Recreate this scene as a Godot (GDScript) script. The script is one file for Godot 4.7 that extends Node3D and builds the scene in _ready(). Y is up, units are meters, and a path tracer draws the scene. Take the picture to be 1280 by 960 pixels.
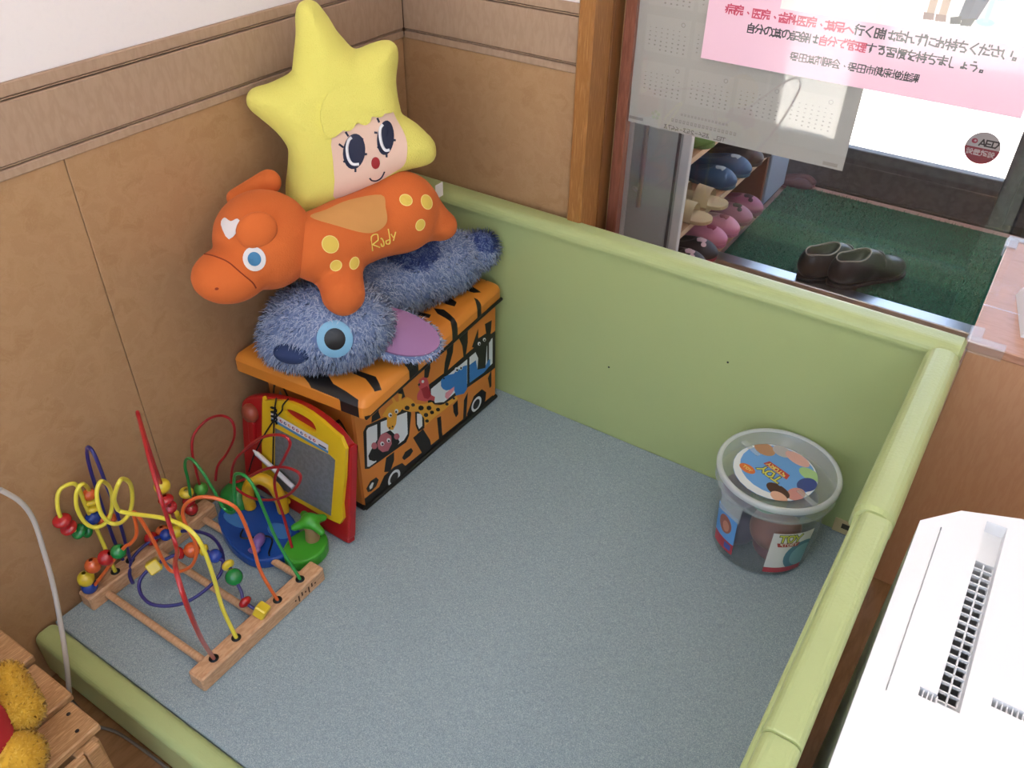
extends Node3D
# A play corner in a pharmacy waiting room: raised carpet with padded green panels, toys, and the entrance hall behind a glass door.
const STEP := -0.13      # room floor below the raised carpet
const HALL := -0.05      # floor of the entrance hall
const PANEL_TOP := 0.5175

const YELLOW_WIRE := [Vector3(0.345, 0.036, 0.995), Vector3(0.3308, 0.1137, 0.9961), Vector3(0.332, 0.1913, 0.996), Vector3(0.3289, 0.2619, 0.9963), Vector3(0.3155, 0.298, 0.9973), Vector3(0.2854, 0.3073, 0.9997), Vector3(0.2356, 0.2969, 1.0036), Vector3(0.1504, 0.2756, 1.0204), Vector3(0.1556, 0.3022, 1.03), Vector3(0.1694, 0.3343, 1.0339), Vector3(0.1908, 0.3755, 1.0272), Vector3(0.1718, 0.3577, 1.0087), Vector3(0.148, 0.3171, 0.9905), Vector3(0.1284, 0.2663, 0.987), Vector3(0.1123, 0.2272, 0.9933), Vector3(0.1158, 0.2236, 1.0131), Vector3(0.1186, 0.2334, 1.0279), Vector3(0.1116, 0.2406, 1.0335), Vector3(0.1103, 0.2617, 1.0386), Vector3(0.1125, 0.2909, 1.0384), Vector3(0.1125, 0.3142, 1.0334), Vector3(0.1111, 0.3265, 1.0235), Vector3(0.1054, 0.3203, 1.0139), Vector3(0.0799, 0.2782, 0.9958), Vector3(0.0652, 0.235, 0.992), Vector3(0.055, 0.2012, 0.9978), Vector3(0.0669, 0.1981, 1.0169), Vector3(0.051, 0.1852, 1.0282), Vector3(0.0437, 0.1936, 1.0388), Vector3(0.0393, 0.2155, 1.0442), Vector3(0.0383, 0.2442, 1.0443), Vector3(0.0431, 0.2741, 1.0389), Vector3(0.0464, 0.2894, 1.0286), Vector3(0.0419, 0.2823, 1.0189), Vector3(0.016, 0.2402, 1.004), Vector3(0.016, 0.2144, 1.0084), Vector3(0.016, 0.1803, 1.0155), Vector3(0.016, 0.1573, 1.0243), Vector3(0.016, 0.1609, 1.0379), Vector3(0.016, 0.1719, 1.0502), Vector3(0.016, 0.1931, 1.0626), Vector3(0.016, 0.2191, 1.0678), Vector3(0.016, 0.2524, 1.0653), Vector3(0.016, 0.2795, 1.0523), Vector3(0.0179, 0.2804, 1.0308), Vector3(0.0178, 0.2644, 1.0208), Vector3(0.016, 0.2145, 1.0203), Vector3(0.016, 0.1408, 1.0173), Vector3(0.0256, 0.0927, 1.0202), Vector3(0.028, 0.036, 1.02)]
# bead stops along the yellow wire
const YELLOW_BEADS := [Vector3(0.016, 0.2325, 1.0065), Vector3(0.016, 0.2157, 1.008), Vector3(0.016, 0.1996, 1.0106), Vector3(0.016, 0.179, 1.0159), Vector3(0.016, 0.1604, 1.0354), Vector3(0.016, 0.171, 1.0492), Vector3(0.016, 0.1931, 1.0626), Vector3(0.016, 0.2168, 1.0681), Vector3(0.016, 0.1607, 1.0027), Vector3(0.0469, 0.1803, 0.9984)]
const BLUE_WIRE := [Vector3(0.028, 0.036, 0.985), Vector3(0.0563, 0.1838, 0.9892), Vector3(0.0573, 0.2681, 0.9893), Vector3(0.0566, 0.3319, 0.9892), Vector3(0.0458, 0.3482, 0.9876), Vector3(0.0265, 0.335, 0.9848), Vector3(0.016, 0.2945, 0.9869), Vector3(0.016, 0.2061, 0.992), Vector3(0.016, 0.098, 0.995), Vector3(0.016, 0.0308, 0.9926), Vector3(0.0707, 0.025, 1.0145), Vector3(0.0506, 0.03, 1.0057), Vector3(0.0281, 0.04, 0.9752), Vector3(0.0368, 0.055, 0.9339), Vector3(0.0585, 0.065, 0.9139), Vector3(0.078, 0.075, 0.9021), Vector3(0.115, 0.085, 0.885), Vector3(0.1618, 0.09, 0.8784), Vector3(0.2084, 0.09, 0.8942), Vector3(0.2392, 0.085, 0.9228), Vector3(0.2417, 0.075, 0.9521), Vector3(0.2316, 0.065, 0.9891), Vector3(0.2126, 0.06, 1.0167), Vector3(0.1785, 0.06, 1.0396), Vector3(0.1468, 0.065, 1.0404), Vector3(0.1272, 0.075, 1.0291), Vector3(0.1239, 0.085, 1.0122), Vector3(0.1325, 0.095, 0.993), Vector3(0.1417, 0.1, 0.9711), Vector3(0.1562, 0.105, 0.9484), Vector3(0.1692, 0.105, 0.9305), Vector3(0.184, 0.1, 0.9151), Vector3(0.2093, 0.095, 0.9112), Vector3(0.2433, 0.09, 0.9103), Vector3(0.2673, 0.08, 0.9194), Vector3(0.2924, 0.065, 0.9284), Vector3(0.3086, 0.052, 0.9363), Vector3(0.345, 0.036, 0.93)]
const BLUE_BEADS := [Vector3(0.0585, 0.065, 0.9139), Vector3(0.1325, 0.095, 0.993), Vector3(0.1562, 0.105, 0.9484), Vector3(0.1692, 0.105, 0.9305), Vector3(0.184, 0.1, 0.9151), Vector3(0.2093, 0.095, 0.9112), Vector3(0.2433, 0.09, 0.9103), Vector3(0.2673, 0.08, 0.9194), Vector3(0.3086, 0.052, 0.9363), Vector3(0.345, 0.046, 0.93), Vector3(0.078, 0.075, 0.9021)]
const RED_WIRE := [Vector3(0.345, 0.036, 1.048), Vector3(0.4827, 0.2875, 1.1276), Vector3(0.5372, 0.4357, 1.1594), Vector3(0.5287, 0.4865, 1.1548), Vector3(0.4819, 0.4619, 1.1281), Vector3(0.3435, 0.3251, 1.0488), Vector3(0.3114, 0.3593, 1.0308), Vector3(0.3079, 0.4097, 1.029), Vector3(0.246, 0.441, 0.9941), Vector3(0.1594, 0.4333, 0.9448), Vector3(0.1385, 0.4354, 0.933), Vector3(0.1338, 0.427, 0.9303), Vector3(0.1596, 0.4066, 0.9448), Vector3(0.1604, 0.3227, 0.9448), Vector3(0.1362, 0.2588, 0.9307), Vector3(0.1362, 0.2277, 0.9305), Vector3(0.1098, 0.1732, 0.9152), Vector3(0.0958, 0.136, 0.9071), Vector3(0.028, 0.036, 0.868)]
const RED_BEADS := [Vector3(0.1362, 0.2588, 0.9307), Vector3(0.1537, 0.2422, 0.9406), Vector3(0.1125, 0.1788, 0.9168), Vector3(0.0555, 0.0954, 0.8839), Vector3(0.028, 0.049, 0.868), Vector3(0.028, 0.05, 0.93), Vector3(0.032, 0.05, 0.905)]
const ORANGE_WIRE := [Vector3(0.345, 0.036, 0.891), Vector3(0.3287, 0.1164, 0.9005), Vector3(0.3262, 0.1878, 0.9019), Vector3(0.3215, 0.2502, 0.9046), Vector3(0.3147, 0.2846, 0.9086), Vector3(0.2978, 0.3013, 0.9184), Vector3(0.2767, 0.3086, 0.9307), Vector3(0.2564, 0.3047, 0.9424), Vector3(0.2377, 0.2875, 0.9533), Vector3(0.2283, 0.2638, 0.9587), Vector3(0.2283, 0.231, 0.9587), Vector3(0.2337, 0.1978, 0.9556), Vector3(0.2317, 0.1631, 0.9568), Vector3(0.2174, 0.1263, 0.9651), Vector3(0.199, 0.109, 0.9758), Vector3(0.1799, 0.1047, 0.9868), Vector3(0.1724, 0.1274, 0.9912), Vector3(0.1679, 0.1774, 0.9938), Vector3(0.1624, 0.2207, 0.997), Vector3(0.157, 0.2487, 1.0001), Vector3(0.1505, 0.2616, 1.0039), Vector3(0.1483, 0.2307, 1.0052), Vector3(0.1411, 0.1987, 1.0093), Vector3(0.1263, 0.176, 1.0179), Vector3(0.1093, 0.1582, 1.0278), Vector3(0.028, 0.036, 1.075)]
const ORANGE_BEADS := [Vector3(0.1022, 0.1532, 1.0319), Vector3(0.0774, 0.1344, 1.0463), Vector3(0.0498, 0.11, 1.0623), Vector3(0.028, 0.07, 1.075), Vector3(0.028, 0.047, 1.075)]
const GREEN_WIRE := [Vector3(0.345, 0.036, 0.83), Vector3(0.3012, 0.1142, 0.8297), Vector3(0.2818, 0.184, 0.8296), Vector3(0.2663, 0.2432, 0.8295), Vector3(0.2467, 0.2632, 0.8294), Vector3(0.2257, 0.258, 0.8292), Vector3(0.2114, 0.2419, 0.8292), Vector3(0.1993, 0.1964, 0.8291), Vector3(0.1901, 0.1458, 0.829), Vector3(0.1748, 0.124, 0.8289), Vector3(0.1598, 0.1179, 0.8288), Vector3(0.1458, 0.1254, 0.8287), Vector3(0.1281, 0.1669, 0.8286), Vector3(0.1066, 0.2028, 0.8285), Vector3(0.0854, 0.2212, 0.8284), Vector3(0.0645, 0.2104, 0.8282), Vector3(0.0516, 0.1813, 0.8281), Vector3(0.0477, 0.1382, 0.8281), Vector3(0.028, 0.036, 0.828)]
const GREEN_BEADS := [Vector3(0.028, 0.098, 0.828), Vector3(0.028, 0.074, 0.828), Vector3(0.028, 0.05, 0.828)]
const ISLAND_WIRE_A := [Vector3(0.03, 0.0888, 0.795), Vector3(0.03, 0.1385, 0.7941), Vector3(0.03, 0.1872, 0.7907), Vector3(0.03, 0.2221, 0.7767), Vector3(0.03, 0.2357, 0.7399), Vector3(0.068, 0.2582, 0.7291), Vector3(0.0952, 0.2519, 0.7261), Vector3(0.0903, 0.2106, 0.7266), Vector3(0.0563, 0.1506, 0.7304), Vector3(0.03, 0.1092, 0.7424), Vector3(0.03, 0.077, 0.7566)]
const ISLAND_WIRE_B := [Vector3(0.2686, 0.031, 0.7763), Vector3(0.2474, 0.098, 0.765), Vector3(0.239, 0.1558, 0.765), Vector3(0.243, 0.1983, 0.765), Vector3(0.2613, 0.2373, 0.765), Vector3(0.2917, 0.2907, 0.765), Vector3(0.3109, 0.3276, 0.765), Vector3(0.302, 0.341, 0.765), Vector3(0.2716, 0.3308, 0.765), Vector3(0.226, 0.2995, 0.765), Vector3(0.1653, 0.2363, 0.765), Vector3(0.1263, 0.1867, 0.765), Vector3(0.1025, 0.128, 0.765), Vector3(0.1153, 0.1031, 0.765), Vector3(0.1589, 0.1033, 0.765), Vector3(0.2182, 0.1313, 0.765), Vector3(0.2731, 0.1748, 0.765), Vector3(0.3125, 0.226, 0.765), Vector3(0.3228, 0.2555, 0.765), Vector3(0.3047, 0.2601, 0.765), Vector3(0.2685, 0.2483, 0.765), Vector3(0.2162, 0.2136, 0.765), Vector3(0.1634, 0.1657, 0.765), Vector3(0.1224, 0.1308, 0.765), Vector3(0.096, 0.1139, 0.765)]
const BOARD_FRAME := Transform3D(Vector3(0.9989, 0, 0.0462), Vector3(0.0071, 0.9882, -0.153), Vector3(-0.0456, 0.1531, 0.9872), Vector3(0.323, 0, 0.678))
const BOARD_RED := [Vector2(-0.3, 0), Vector2(-0.15, -0.0005), Vector2(0.004, 0), Vector2(0.018, 0.012), Vector2(0.021, 0.04), Vector2(0.022, 0.232), Vector2(0.012, 0.249), Vector2(-0.033, 0.275), Vector2(-0.106, 0.286), Vector2(-0.188, 0.273), Vector2(-0.262, 0.246), Vector2(-0.298, 0.22), Vector2(-0.306, 0.18), Vector2(-0.307, 0.02)]
const BOARD_YELLOW := [Vector2(0.0027, 0.0527), Vector2(0.0077, 0.1064), Vector2(0.0176, 0.249), Vector2(-0.0187, 0.2753), Vector2(-0.0802, 0.2905), Vector2(-0.1385, 0.2885), Vector2(-0.1827, 0.2734), Vector2(-0.2171, 0.2583), Vector2(-0.2245, 0.2482), Vector2(-0.2371, 0.0404), Vector2(-0.2241, 0.037), Vector2(-0.1072, 0.0439)]
const BOARD_HANDLE := [Vector2(-0.1569, 0.2604), Vector2(-0.1391, 0.2715), Vector2(-0.1016, 0.2743), Vector2(-0.0753, 0.2709), Vector2(-0.0651, 0.2602), Vector2(-0.0678, 0.2501), Vector2(-0.1022, 0.2497), Vector2(-0.1398, 0.2525)]
const BOARD_SCREEN := [Vector2(-0.0232, 0.0606), Vector2(-0.0105, 0.2095), Vector2(-0.027, 0.2148), Vector2(-0.101, 0.2083), Vector2(-0.1866, 0.2045), Vector2(-0.1953, 0.0532), Vector2(-0.1914, 0.0502)]
const BOARD_LABEL := [Vector2(-0.1965, 0.2321), Vector2(-0.185, 0.2373), Vector2(-0.0372, 0.239), Vector2(-0.0295, 0.2293), Vector2(-0.0399, 0.2243), Vector2(-0.1888, 0.2173)]
const BOARD_KNOBS := [Vector2(-0.1647, 0.0212), Vector2(-0.2712, 0.2047)]
const PEN := [Vector2(-0.2358, 0.1216), Vector2(-0.1222, 0.0894)]
const CORD := [Vector2(-0.1748, 0.2852), Vector2(-0.182, 0.2509), Vector2(-0.1875, 0.1981), Vector2(-0.1954, 0.0989)]
const CORD2 := [Vector2(-0.139, 0.2987), Vector2(-0.1561, 0.2758), Vector2(-0.1595, 0.261), Vector2(-0.1801, 0.2337), Vector2(-0.2173, 0.1747), Vector2(-0.2576, 0.0973), Vector2(-0.2763, 0.0478)]
const CHEST_ART := [["1a1614", 109, 40, 190, 45, 165, 106, 145, 160, 154, 199, 95, 188, 110, 114], ["1a1614", 270, 53, 308, 56, 307, 117, 321, 188, 284, 182, 277, 121], ["1a1614", 460, 70, 508, 75, 506, 136, 489, 177, 457, 175, 464, 122], ["1a1614", 629, 71, 687, 75, 676, 143, 651, 192, 625, 236, 599, 233, 613, 165, 631, 123], ["1a1614", 721, 81, 796, 82, 794, 151, 776, 218, 757, 219, 750, 149], ["1a1614", 935, 121, 994, 129, 986, 196, 960, 218, 946, 187], ["1a1614", 826, 198, 880, 118, 879, 198, 858, 222], ["1a1614", 354, 455, 428, 451, 474, 553, 483, 611, 436, 656, 391, 545], ["1a1614", 535, 455, 566, 463, 568, 567, 580, 641, 547, 657, 540, 548], ["1a1614", 662, 456, 700, 449, 703, 541, 683, 549, 665, 503], ["1a1614", 752, 482, 786, 452, 775, 536, 763, 648, 738, 631], ["1a1614", 959, 469, 991, 436, 991, 541, 976, 545], ["1a1614", 163, 442, 218, 446, 213, 492, 180, 542, 141, 513], ["1a1614", -8, 572, 25, 573, 1004, 609, 1013, 649, 1, 656, -19, 601], ["1a1614", 41, 202, 63, 183, 349, 259, 353, 309, 327, 424, 303, 447, 51, 425, 24, 406], ["1a1614", 475, 222, 633, 224, 809, 212, 1026, 208, 1027, 438, 994, 441, 688, 413, 592, 411, 475, 328], ["1a1614", 380, 315, 443, 350, 439, 452, 394, 446, 378, 398], ["d5d8dc", 60, 209, 73, 201, 128, 218, 115, 347, 98, 418, 52, 414, 40, 405], ["d5d8dc", 151, 222, 326, 279, 319, 406, 291, 424, 128, 416], ["d5d8dc", 502, 256, 632, 252, 787, 249, 783, 397, 689, 391, 593, 393, 526, 355, 500, 285], ["d5d8dc", 805, 247, 954, 242, 954, 399, 801, 401], ["d5d8dc", 970, 241, 1001, 239, 1001, 398, 970, 401], ["d5d8dc", 393, 333, 428, 358, 425, 430, 400, 432, 388, 393], ["1a1614", 54, 350, 76, 330, 119, 302, 153, 291, 206, 306, 241, 364, 261, 415, 219, 434, 138, 424, 86, 407, 57, 376], ["b0606a", 117, 318, 143, 290, 179, 300, 209, 342, 208, 389, 180, 412, 144, 394, 119, 356], ["b0606a", 115, 335, 112, 342, 105, 345, 97, 342, 88, 335, 82, 324, 79, 314, 80, 305, 85, 300, 93, 300, 101, 305, 109, 314, 114, 324], ["b0606a", 263, 383, 260, 390, 253, 392, 245, 390, 236, 383, 230, 373, 226, 362, 227, 354, 232, 349, 240, 349, 248, 354, 256, 362, 261, 373], ["d5d8dc", 160, 355, 157, 360, 153, 361, 147, 359, 141, 354, 137, 348, 135, 340, 135, 334, 139, 331, 144, 331, 150, 334, 155, 340, 159, 348], ["d5d8dc", 202, 364, 200, 369, 195, 371, 189, 369, 183, 364, 179, 357, 177, 350, 177, 344, 181, 340, 186, 340, 192, 344, 198, 350, 201, 357], ["1a1614", 156, 354, 154, 357, 152, 357, 149, 357, 146, 354, 144, 351, 143, 347, 143, 344, 145, 342, 148, 342, 151, 344, 153, 347, 155, 351], ["1a1614", 197, 364, 196, 367, 193, 368, 190, 367, 187, 364, 185, 361, 184, 357, 184, 354, 186, 352, 189, 352, 192, 354, 194, 357, 196, 361], ["d99a2e", 165, 195, 200, 173, 241, 171, 228, 129, 247, 145, 260, 178, 277, 187, 281, 144, 303, 162, 293, 193, 334, 197, 360, 225, 310, 233, 280, 249, 260, 247, 248, 297, 225, 317, 200, 300, 187, 268, 194, 226], ["d99a2e", 304, 218, 360, 225, 391, 274, 446, 310, 504, 335, 532, 378, 593, 405, 688, 416, 703, 441, 591, 441, 528, 438, 444, 443, 440, 391, 401, 323, 346, 292, 301, 251], ["1a1614", 346, 268, 338, 275, 323, 267, 312, 252, 313, 241, 326, 242, 340, 254], ["1a1614", 384, 275, 378, 280, 366, 274, 358, 263, 358, 254, 368, 255, 379, 264], ["1a1614", 444, 332, 435, 339, 418, 331, 405, 314, 406, 301, 420, 302, 437, 316], ["1a1614", 499, 369, 491, 375, 475, 367, 463, 351, 464, 339, 477, 340, 493, 353], ["1a1614", 473, 395, 466, 400, 451, 393, 440, 378, 441, 367, 453, 368, 467, 380], ["1a1614", 516, 407, 510, 412, 496, 406, 486, 392, 486, 382, 497, 383, 511, 394], ["1a1614", 475, 433, 469, 438, 457, 431, 447, 419, 448, 410, 458, 411, 470, 421], ["1a1614", 562, 420, 555, 425, 541, 418, 531, 404, 531, 394, 543, 395, 556, 406], ["1a1614", 629, 428, 624, 433, 612, 427, 603, 416, 604, 408, 613, 408, 624, 417], ["1a1614", 682, 427, 678, 430, 669, 426, 662, 418, 663, 411, 670, 412, 678, 419], ["d5d8dc", 227, 232, 225, 238, 219, 239, 212, 235, 205, 228, 202, 219, 203, 212, 207, 209, 214, 210, 221, 216, 226, 224], ["d5d8dc", 270, 239, 268, 244, 262, 245, 254, 241, 248, 234, 245, 226, 246, 219, 250, 215, 257, 217, 264, 222, 269, 231], ["1a1614", 225, 233, 223, 235, 220, 236, 217, 234, 214, 230, 212, 226, 212, 223, 215, 221, 218, 222, 221, 225, 224, 229], ["1a1614", 261, 236, 260, 239, 257, 239, 253, 237, 250, 234, 248, 229, 249, 226, 251, 224, 254, 225, 258, 228, 260, 232], ["1a1614", 208, 294, 207, 296, 205, 297, 202, 295, 200, 292, 198, 289, 199, 286, 200, 284, 203, 285, 206, 287, 208, 291], ["1a1614", 228, 300, 227, 303, 225, 303, 222, 301, 219, 299, 218, 295, 218, 292, 220, 291, 223, 291, 226, 294, 228, 297], ["c24a52", 400, 256, 402, 228, 425, 208, 413, 183, 422, 154, 451, 155, 478, 177, 487, 205, 490, 242, 500, 290, 528, 320, 522, 341, 491, 315, 455, 301], ["9c1f2c", 432, 212, 475, 222, 492, 256, 500, 296, 477, 300, 449, 276], ["1a1614", 411, 173, 425, 173, 430, 189, 416, 185], ["d5d8dc", 457, 185, 455, 189, 449, 189, 442, 184, 438, 177, 439, 171, 443, 169, 450, 171, 456, 178], ["2f74b8", 578, 250, 601, 246, 632, 252, 678, 272, 694, 266, 758, 273, 784, 283, 780, 429, 753, 442, 688, 413, 674, 363, 612, 333, 590, 311, 576, 284], ["2f74b8", 804, 294, 857, 295, 869, 358, 933, 383, 963, 356, 980, 360, 980, 398, 924, 412, 801, 404], ["d98a98", 608, 347, 678, 350, 677, 371, 622, 396, 603, 368], ["d5d8dc", 715, 270, 712, 276, 705, 277, 697, 273, 689, 265, 684, 255, 685, 248, 690, 244, 698, 245, 706, 251, 713, 260], ["d5d8dc", 748, 277, 746, 284, 739, 285, 730, 281, 722, 273, 717, 263, 718, 255, 723, 251, 731, 253, 740, 259, 746, 268], ["1a1614", 712, 270, 710, 273, 707, 274, 703, 272, 699, 268, 696, 263, 697, 259, 699, 257, 703, 258, 707, 261, 711, 265], ["1a1614", 744, 277, 742, 280, 739, 281, 734, 279, 730, 275, 728, 270, 728, 266, 731, 264, 735, 265, 739, 268, 742, 272], ["1a1614", 607, 258, 606, 260, 603, 260, 600, 259, 597, 256, 595, 252, 595, 249, 597, 247, 600, 248, 604, 250, 606, 254], ["1a1614", 850, 230, 859, 175, 909, 179, 934, 180, 968, 189, 994, 213, 986, 245, 951, 262, 938, 390, 869, 361, 877, 294, 858, 252], ["d5d8dc", 900, 219, 897, 225, 889, 224, 880, 218, 874, 209, 874, 201, 880, 198, 889, 202, 897, 210], ["d5d8dc", 944, 220, 941, 225, 933, 225, 924, 218, 918, 209, 918, 201, 924, 198, 933, 202, 941, 210], ["1a1614", 897, 220, 895, 223, 891, 222, 887, 219, 884, 215, 884, 211, 887, 209, 891, 211, 895, 215], ["1a1614", 939, 219, 938, 222, 934, 222, 929, 219, 926, 214, 926, 210, 929, 209, 934, 210, 938, 215], ["1a1614", 99, 575, 139, 536, 209, 533, 265, 549, 300, 608, 276, 655, 208, 681, 125, 654], ["1a1614", 774, 588, 836, 510, 905, 508, 944, 552, 936, 600, 859, 658, 789, 645], ["d5d8dc", 246, 598, 244, 585, 238, 573, 229, 564, 218, 557, 205, 554, 193, 555, 180, 560, 170, 568, 163, 579, 159, 591, 159, 604, 163, 616, 170, 627, 180, 635, 193, 640, 205, 641, 218, 638, 229, 632, 238, 622, 244, 610], ["302c2a", 231, 598, 230, 589, 226, 581, 220, 575, 213, 571, 204, 569, 196, 569, 188, 573, 181, 578, 176, 585, 173, 593, 173, 602, 176, 610, 181, 617, 188, 623, 196, 626, 204, 626, 213, 625, 220, 620, 226, 614, 230, 606], ["d5d8dc", 901, 576, 899, 563, 893, 551, 884, 542, 873, 535, 860, 533, 847, 534, 835, 538, 825, 546, 818, 557, 814, 569, 814, 582, 818, 595, 825, 605, 835, 613, 847, 618, 860, 619, 873, 616, 884, 610, 893, 600, 899, 589], ["302c2a", 886, 576, 885, 567, 881, 560, 875, 553, 868, 549, 859, 547, 851, 548, 842, 551, 836, 556, 831, 563, 828, 572, 828, 580, 831, 588, 836, 596, 842, 601, 851, 604, 859, 605, 868, 603, 875, 598, 881, 592, 885, 584], ["1a1614", 268, 519, 291, 499, 335, 505, 347, 533, 323, 547, 280, 543], ["1a1614", 18, 523, 48, 501, 87, 506, 101, 532, 81, 557, 46, 562, 25, 550], ["d5d8dc", 38, 526, 59, 515, 69, 526, 55, 547, 39, 546]]
const CHEST_BASE := Vector3(0.3001, 0, 0.588)
const CHEST_LENGTH := 0.4939
const CHEST_YAW := 3.1165
const LID_STRIPES := [[14, 1361, 16, 1308, 88, 1297, 193, 1375, 150, 1380, 74, 1370], [414, 1438, 578, 1371, 711, 1436, 891, 1451, 919, 1508, 778, 1476, 601, 1489], [655, 1261, 700, 1253, 752, 1286, 855, 1272, 926, 1315, 916, 1356, 822, 1317, 737, 1319], [853, 1044, 918, 999, 938, 1079, 900, 1094], [702, 582, 757, 558, 878, 597, 934, 651, 927, 695, 854, 627, 754, 615], [649, 476, 694, 431, 770, 450, 787, 495, 733, 504], [640, 666, 731, 644, 742, 678, 678, 694], [818, 345, 867, 340, 931, 424, 933, 492, 886, 399], [688, 317, 737, 253, 819, 271, 790, 306], [720, 95, 758, 115, 770, 148]]
const STAR_FRAME := Transform3D(Vector3(0.6247, 0, -0.7809), Vector3(-0.1967, 0.9678, -0.1574), Vector3(0.7557, 0.2519, 0.6046), Vector3(0.1428, 0.7782, 0.3643))
const STAR_OUTLINE := [Vector2(-0.0352, 0.2095), Vector2(-0.0231, 0.2065), Vector2(-0.0157, 0.196), Vector2(-0.0046, 0.1735), Vector2(0.0133, 0.145), Vector2(0.0359, 0.1209), Vector2(0.0632, 0.1277), Vector2(0.0867, 0.1338), Vector2(0.1037, 0.1326), Vector2(0.114, 0.1224), Vector2(0.1135, 0.1029), Vector2(0.1058, 0.0712), Vector2(0.1039, 0.0385), Vector2(0.1038, 0.0052), Vector2(0.1083, -0.0065), Vector2(0.1343, -0.024), Vector2(0.1598, -0.0495), Vector2(0.1667, -0.0696), Vector2(0.1643, -0.085), Vector2(0.1511, -0.0934), Vector2(0.1219, -0.0981), Vector2(0.0967, -0.1052), Vector2(0.0287, -0.1328), Vector2(-0.0375, -0.1525), Vector2(-0.099, -0.1705), Vector2(-0.1221, -0.1696), Vector2(-0.1296, -0.1568), Vector2(-0.127, -0.1299), Vector2(-0.1123, -0.0819), Vector2(-0.1053, -0.0488), Vector2(-0.1089, -0.0318), Vector2(-0.122, -0.0103), Vector2(-0.1502, 0.0178), Vector2(-0.1648, 0.0369), Vector2(-0.1673, 0.0513), Vector2(-0.16, 0.064), Vector2(-0.1406, 0.0718), Vector2(-0.1068, 0.0795), Vector2(-0.0782, 0.0876), Vector2(-0.0727, 0.0994), Vector2(-0.063, 0.1366), Vector2(-0.0578, 0.1802), Vector2(-0.0531, 0.1983), Vector2(-0.0463, 0.2068)]
const STAR_FACE := [Vector2(-0.0338, -0.0255), Vector2(-0.0073, -0.01), Vector2(0.0239, -0.0021), Vector2(0.0482, 0.0101), Vector2(0.083, 0.0141), Vector2(0.0926, -0.0013), Vector2(0.106, -0.0358), Vector2(0.1053, -0.0657), Vector2(0.0976, -0.0914), Vector2(0.0724, -0.1039), Vector2(0.0227, -0.1251), Vector2(-0.0413, -0.1405), Vector2(-0.0395, -0.1026), Vector2(-0.0371, -0.0655)]
const STAR_FRINGE := [Vector2(-0.0474, 0.0228), Vector2(-0.0482, -0.0019), Vector2(-0.0443, -0.0174), Vector2(-0.0341, -0.0235), Vector2(-0.0235, -0.0195), Vector2(-0.0161, -0.0072), Vector2(-0.0102, -0.0128), Vector2(0.0009, -0.0139), Vector2(0.0104, -0.0076), Vector2(0.0154, 0.002), Vector2(0.0221, -0.0044), Vector2(0.0319, -0.0068), Vector2(0.0406, -0.0011), Vector2(0.0454, 0.0093), Vector2(0.0525, 0.0058), Vector2(0.0619, 0.0049), Vector2(0.0686, 0.01), Vector2(0.0719, 0.0184), Vector2(0.0786, 0.0106), Vector2(0.0875, 0.0119), Vector2(0.0915, 0.0227), Vector2(0.0901, 0.0426), Vector2(0.0836, 0.0573), Vector2(0.0479, 0.0708), Vector2(0.0031, 0.0675), Vector2(-0.0324, 0.0496)]
const STAR_EYE_A := [Vector2(0.0239, -0.0584), Vector2(0.021, -0.0664), Vector2(0.0168, -0.0735), Vector2(0.0118, -0.0792), Vector2(0.0063, -0.0831), Vector2(0.0006, -0.0848), Vector2(-0.0048, -0.0844), Vector2(-0.0097, -0.0818), Vector2(-0.0135, -0.0772), Vector2(-0.0161, -0.0709), Vector2(-0.0174, -0.0634), Vector2(-0.0172, -0.0552), Vector2(-0.0155, -0.0469), Vector2(-0.0125, -0.039), Vector2(-0.0084, -0.032), Vector2(-0.0035, -0.0264), Vector2(0.002, -0.0227), Vector2(0.0076, -0.0209), Vector2(0.013, -0.0213), Vector2(0.0178, -0.0238), Vector2(0.0217, -0.0283), Vector2(0.0244, -0.0344), Vector2(0.0257, -0.0418), Vector2(0.0256, -0.05)]
const STAR_EYE_B := [Vector2(0.082, -0.0392), Vector2(0.0795, -0.0471), Vector2(0.0761, -0.0541), Vector2(0.072, -0.0597), Vector2(0.0676, -0.0636), Vector2(0.0631, -0.0654), Vector2(0.0588, -0.0651), Vector2(0.055, -0.0626), Vector2(0.0521, -0.0582), Vector2(0.0501, -0.0521), Vector2(0.0493, -0.0449), Vector2(0.0497, -0.0369), Vector2(0.0512, -0.0287), Vector2(0.0537, -0.0209), Vector2(0.0571, -0.014), Vector2(0.0611, -0.0085), Vector2(0.0655, -0.0047), Vector2(0.07, -0.0029), Vector2(0.0742, -0.0032), Vector2(0.0779, -0.0055), Vector2(0.0809, -0.0098), Vector2(0.0829, -0.0158), Vector2(0.0838, -0.023), Vector2(0.0835, -0.031)]
const STAR_NOSE := [Vector2(0.05, -0.0792), Vector2(0.0488, -0.0833), Vector2(0.0466, -0.0868), Vector2(0.0435, -0.0889), Vector2(0.0402, -0.0894), Vector2(0.0371, -0.0882), Vector2(0.0347, -0.0855), Vector2(0.0334, -0.0816), Vector2(0.0333, -0.0773), Vector2(0.0345, -0.0732), Vector2(0.0367, -0.0698), Vector2(0.0398, -0.0676), Vector2(0.0431, -0.0671), Vector2(0.0462, -0.0683), Vector2(0.0486, -0.071), Vector2(0.0499, -0.0748)]
const STAR_MOUTH := [Vector2(0.0276, -0.1058), Vector2(0.0316, -0.1112), Vector2(0.041, -0.113), Vector2(0.0506, -0.1084), Vector2(0.0575, -0.097)]
const STAR_SHINE_A := [Vector2(0.0028, -0.0268), Vector2(-0.0035, -0.0316), Vector2(-0.0085, -0.0458), Vector2(-0.0081, -0.0643), Vector2(-0.0021, -0.0753), Vector2(0.01, -0.0767)]
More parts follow.
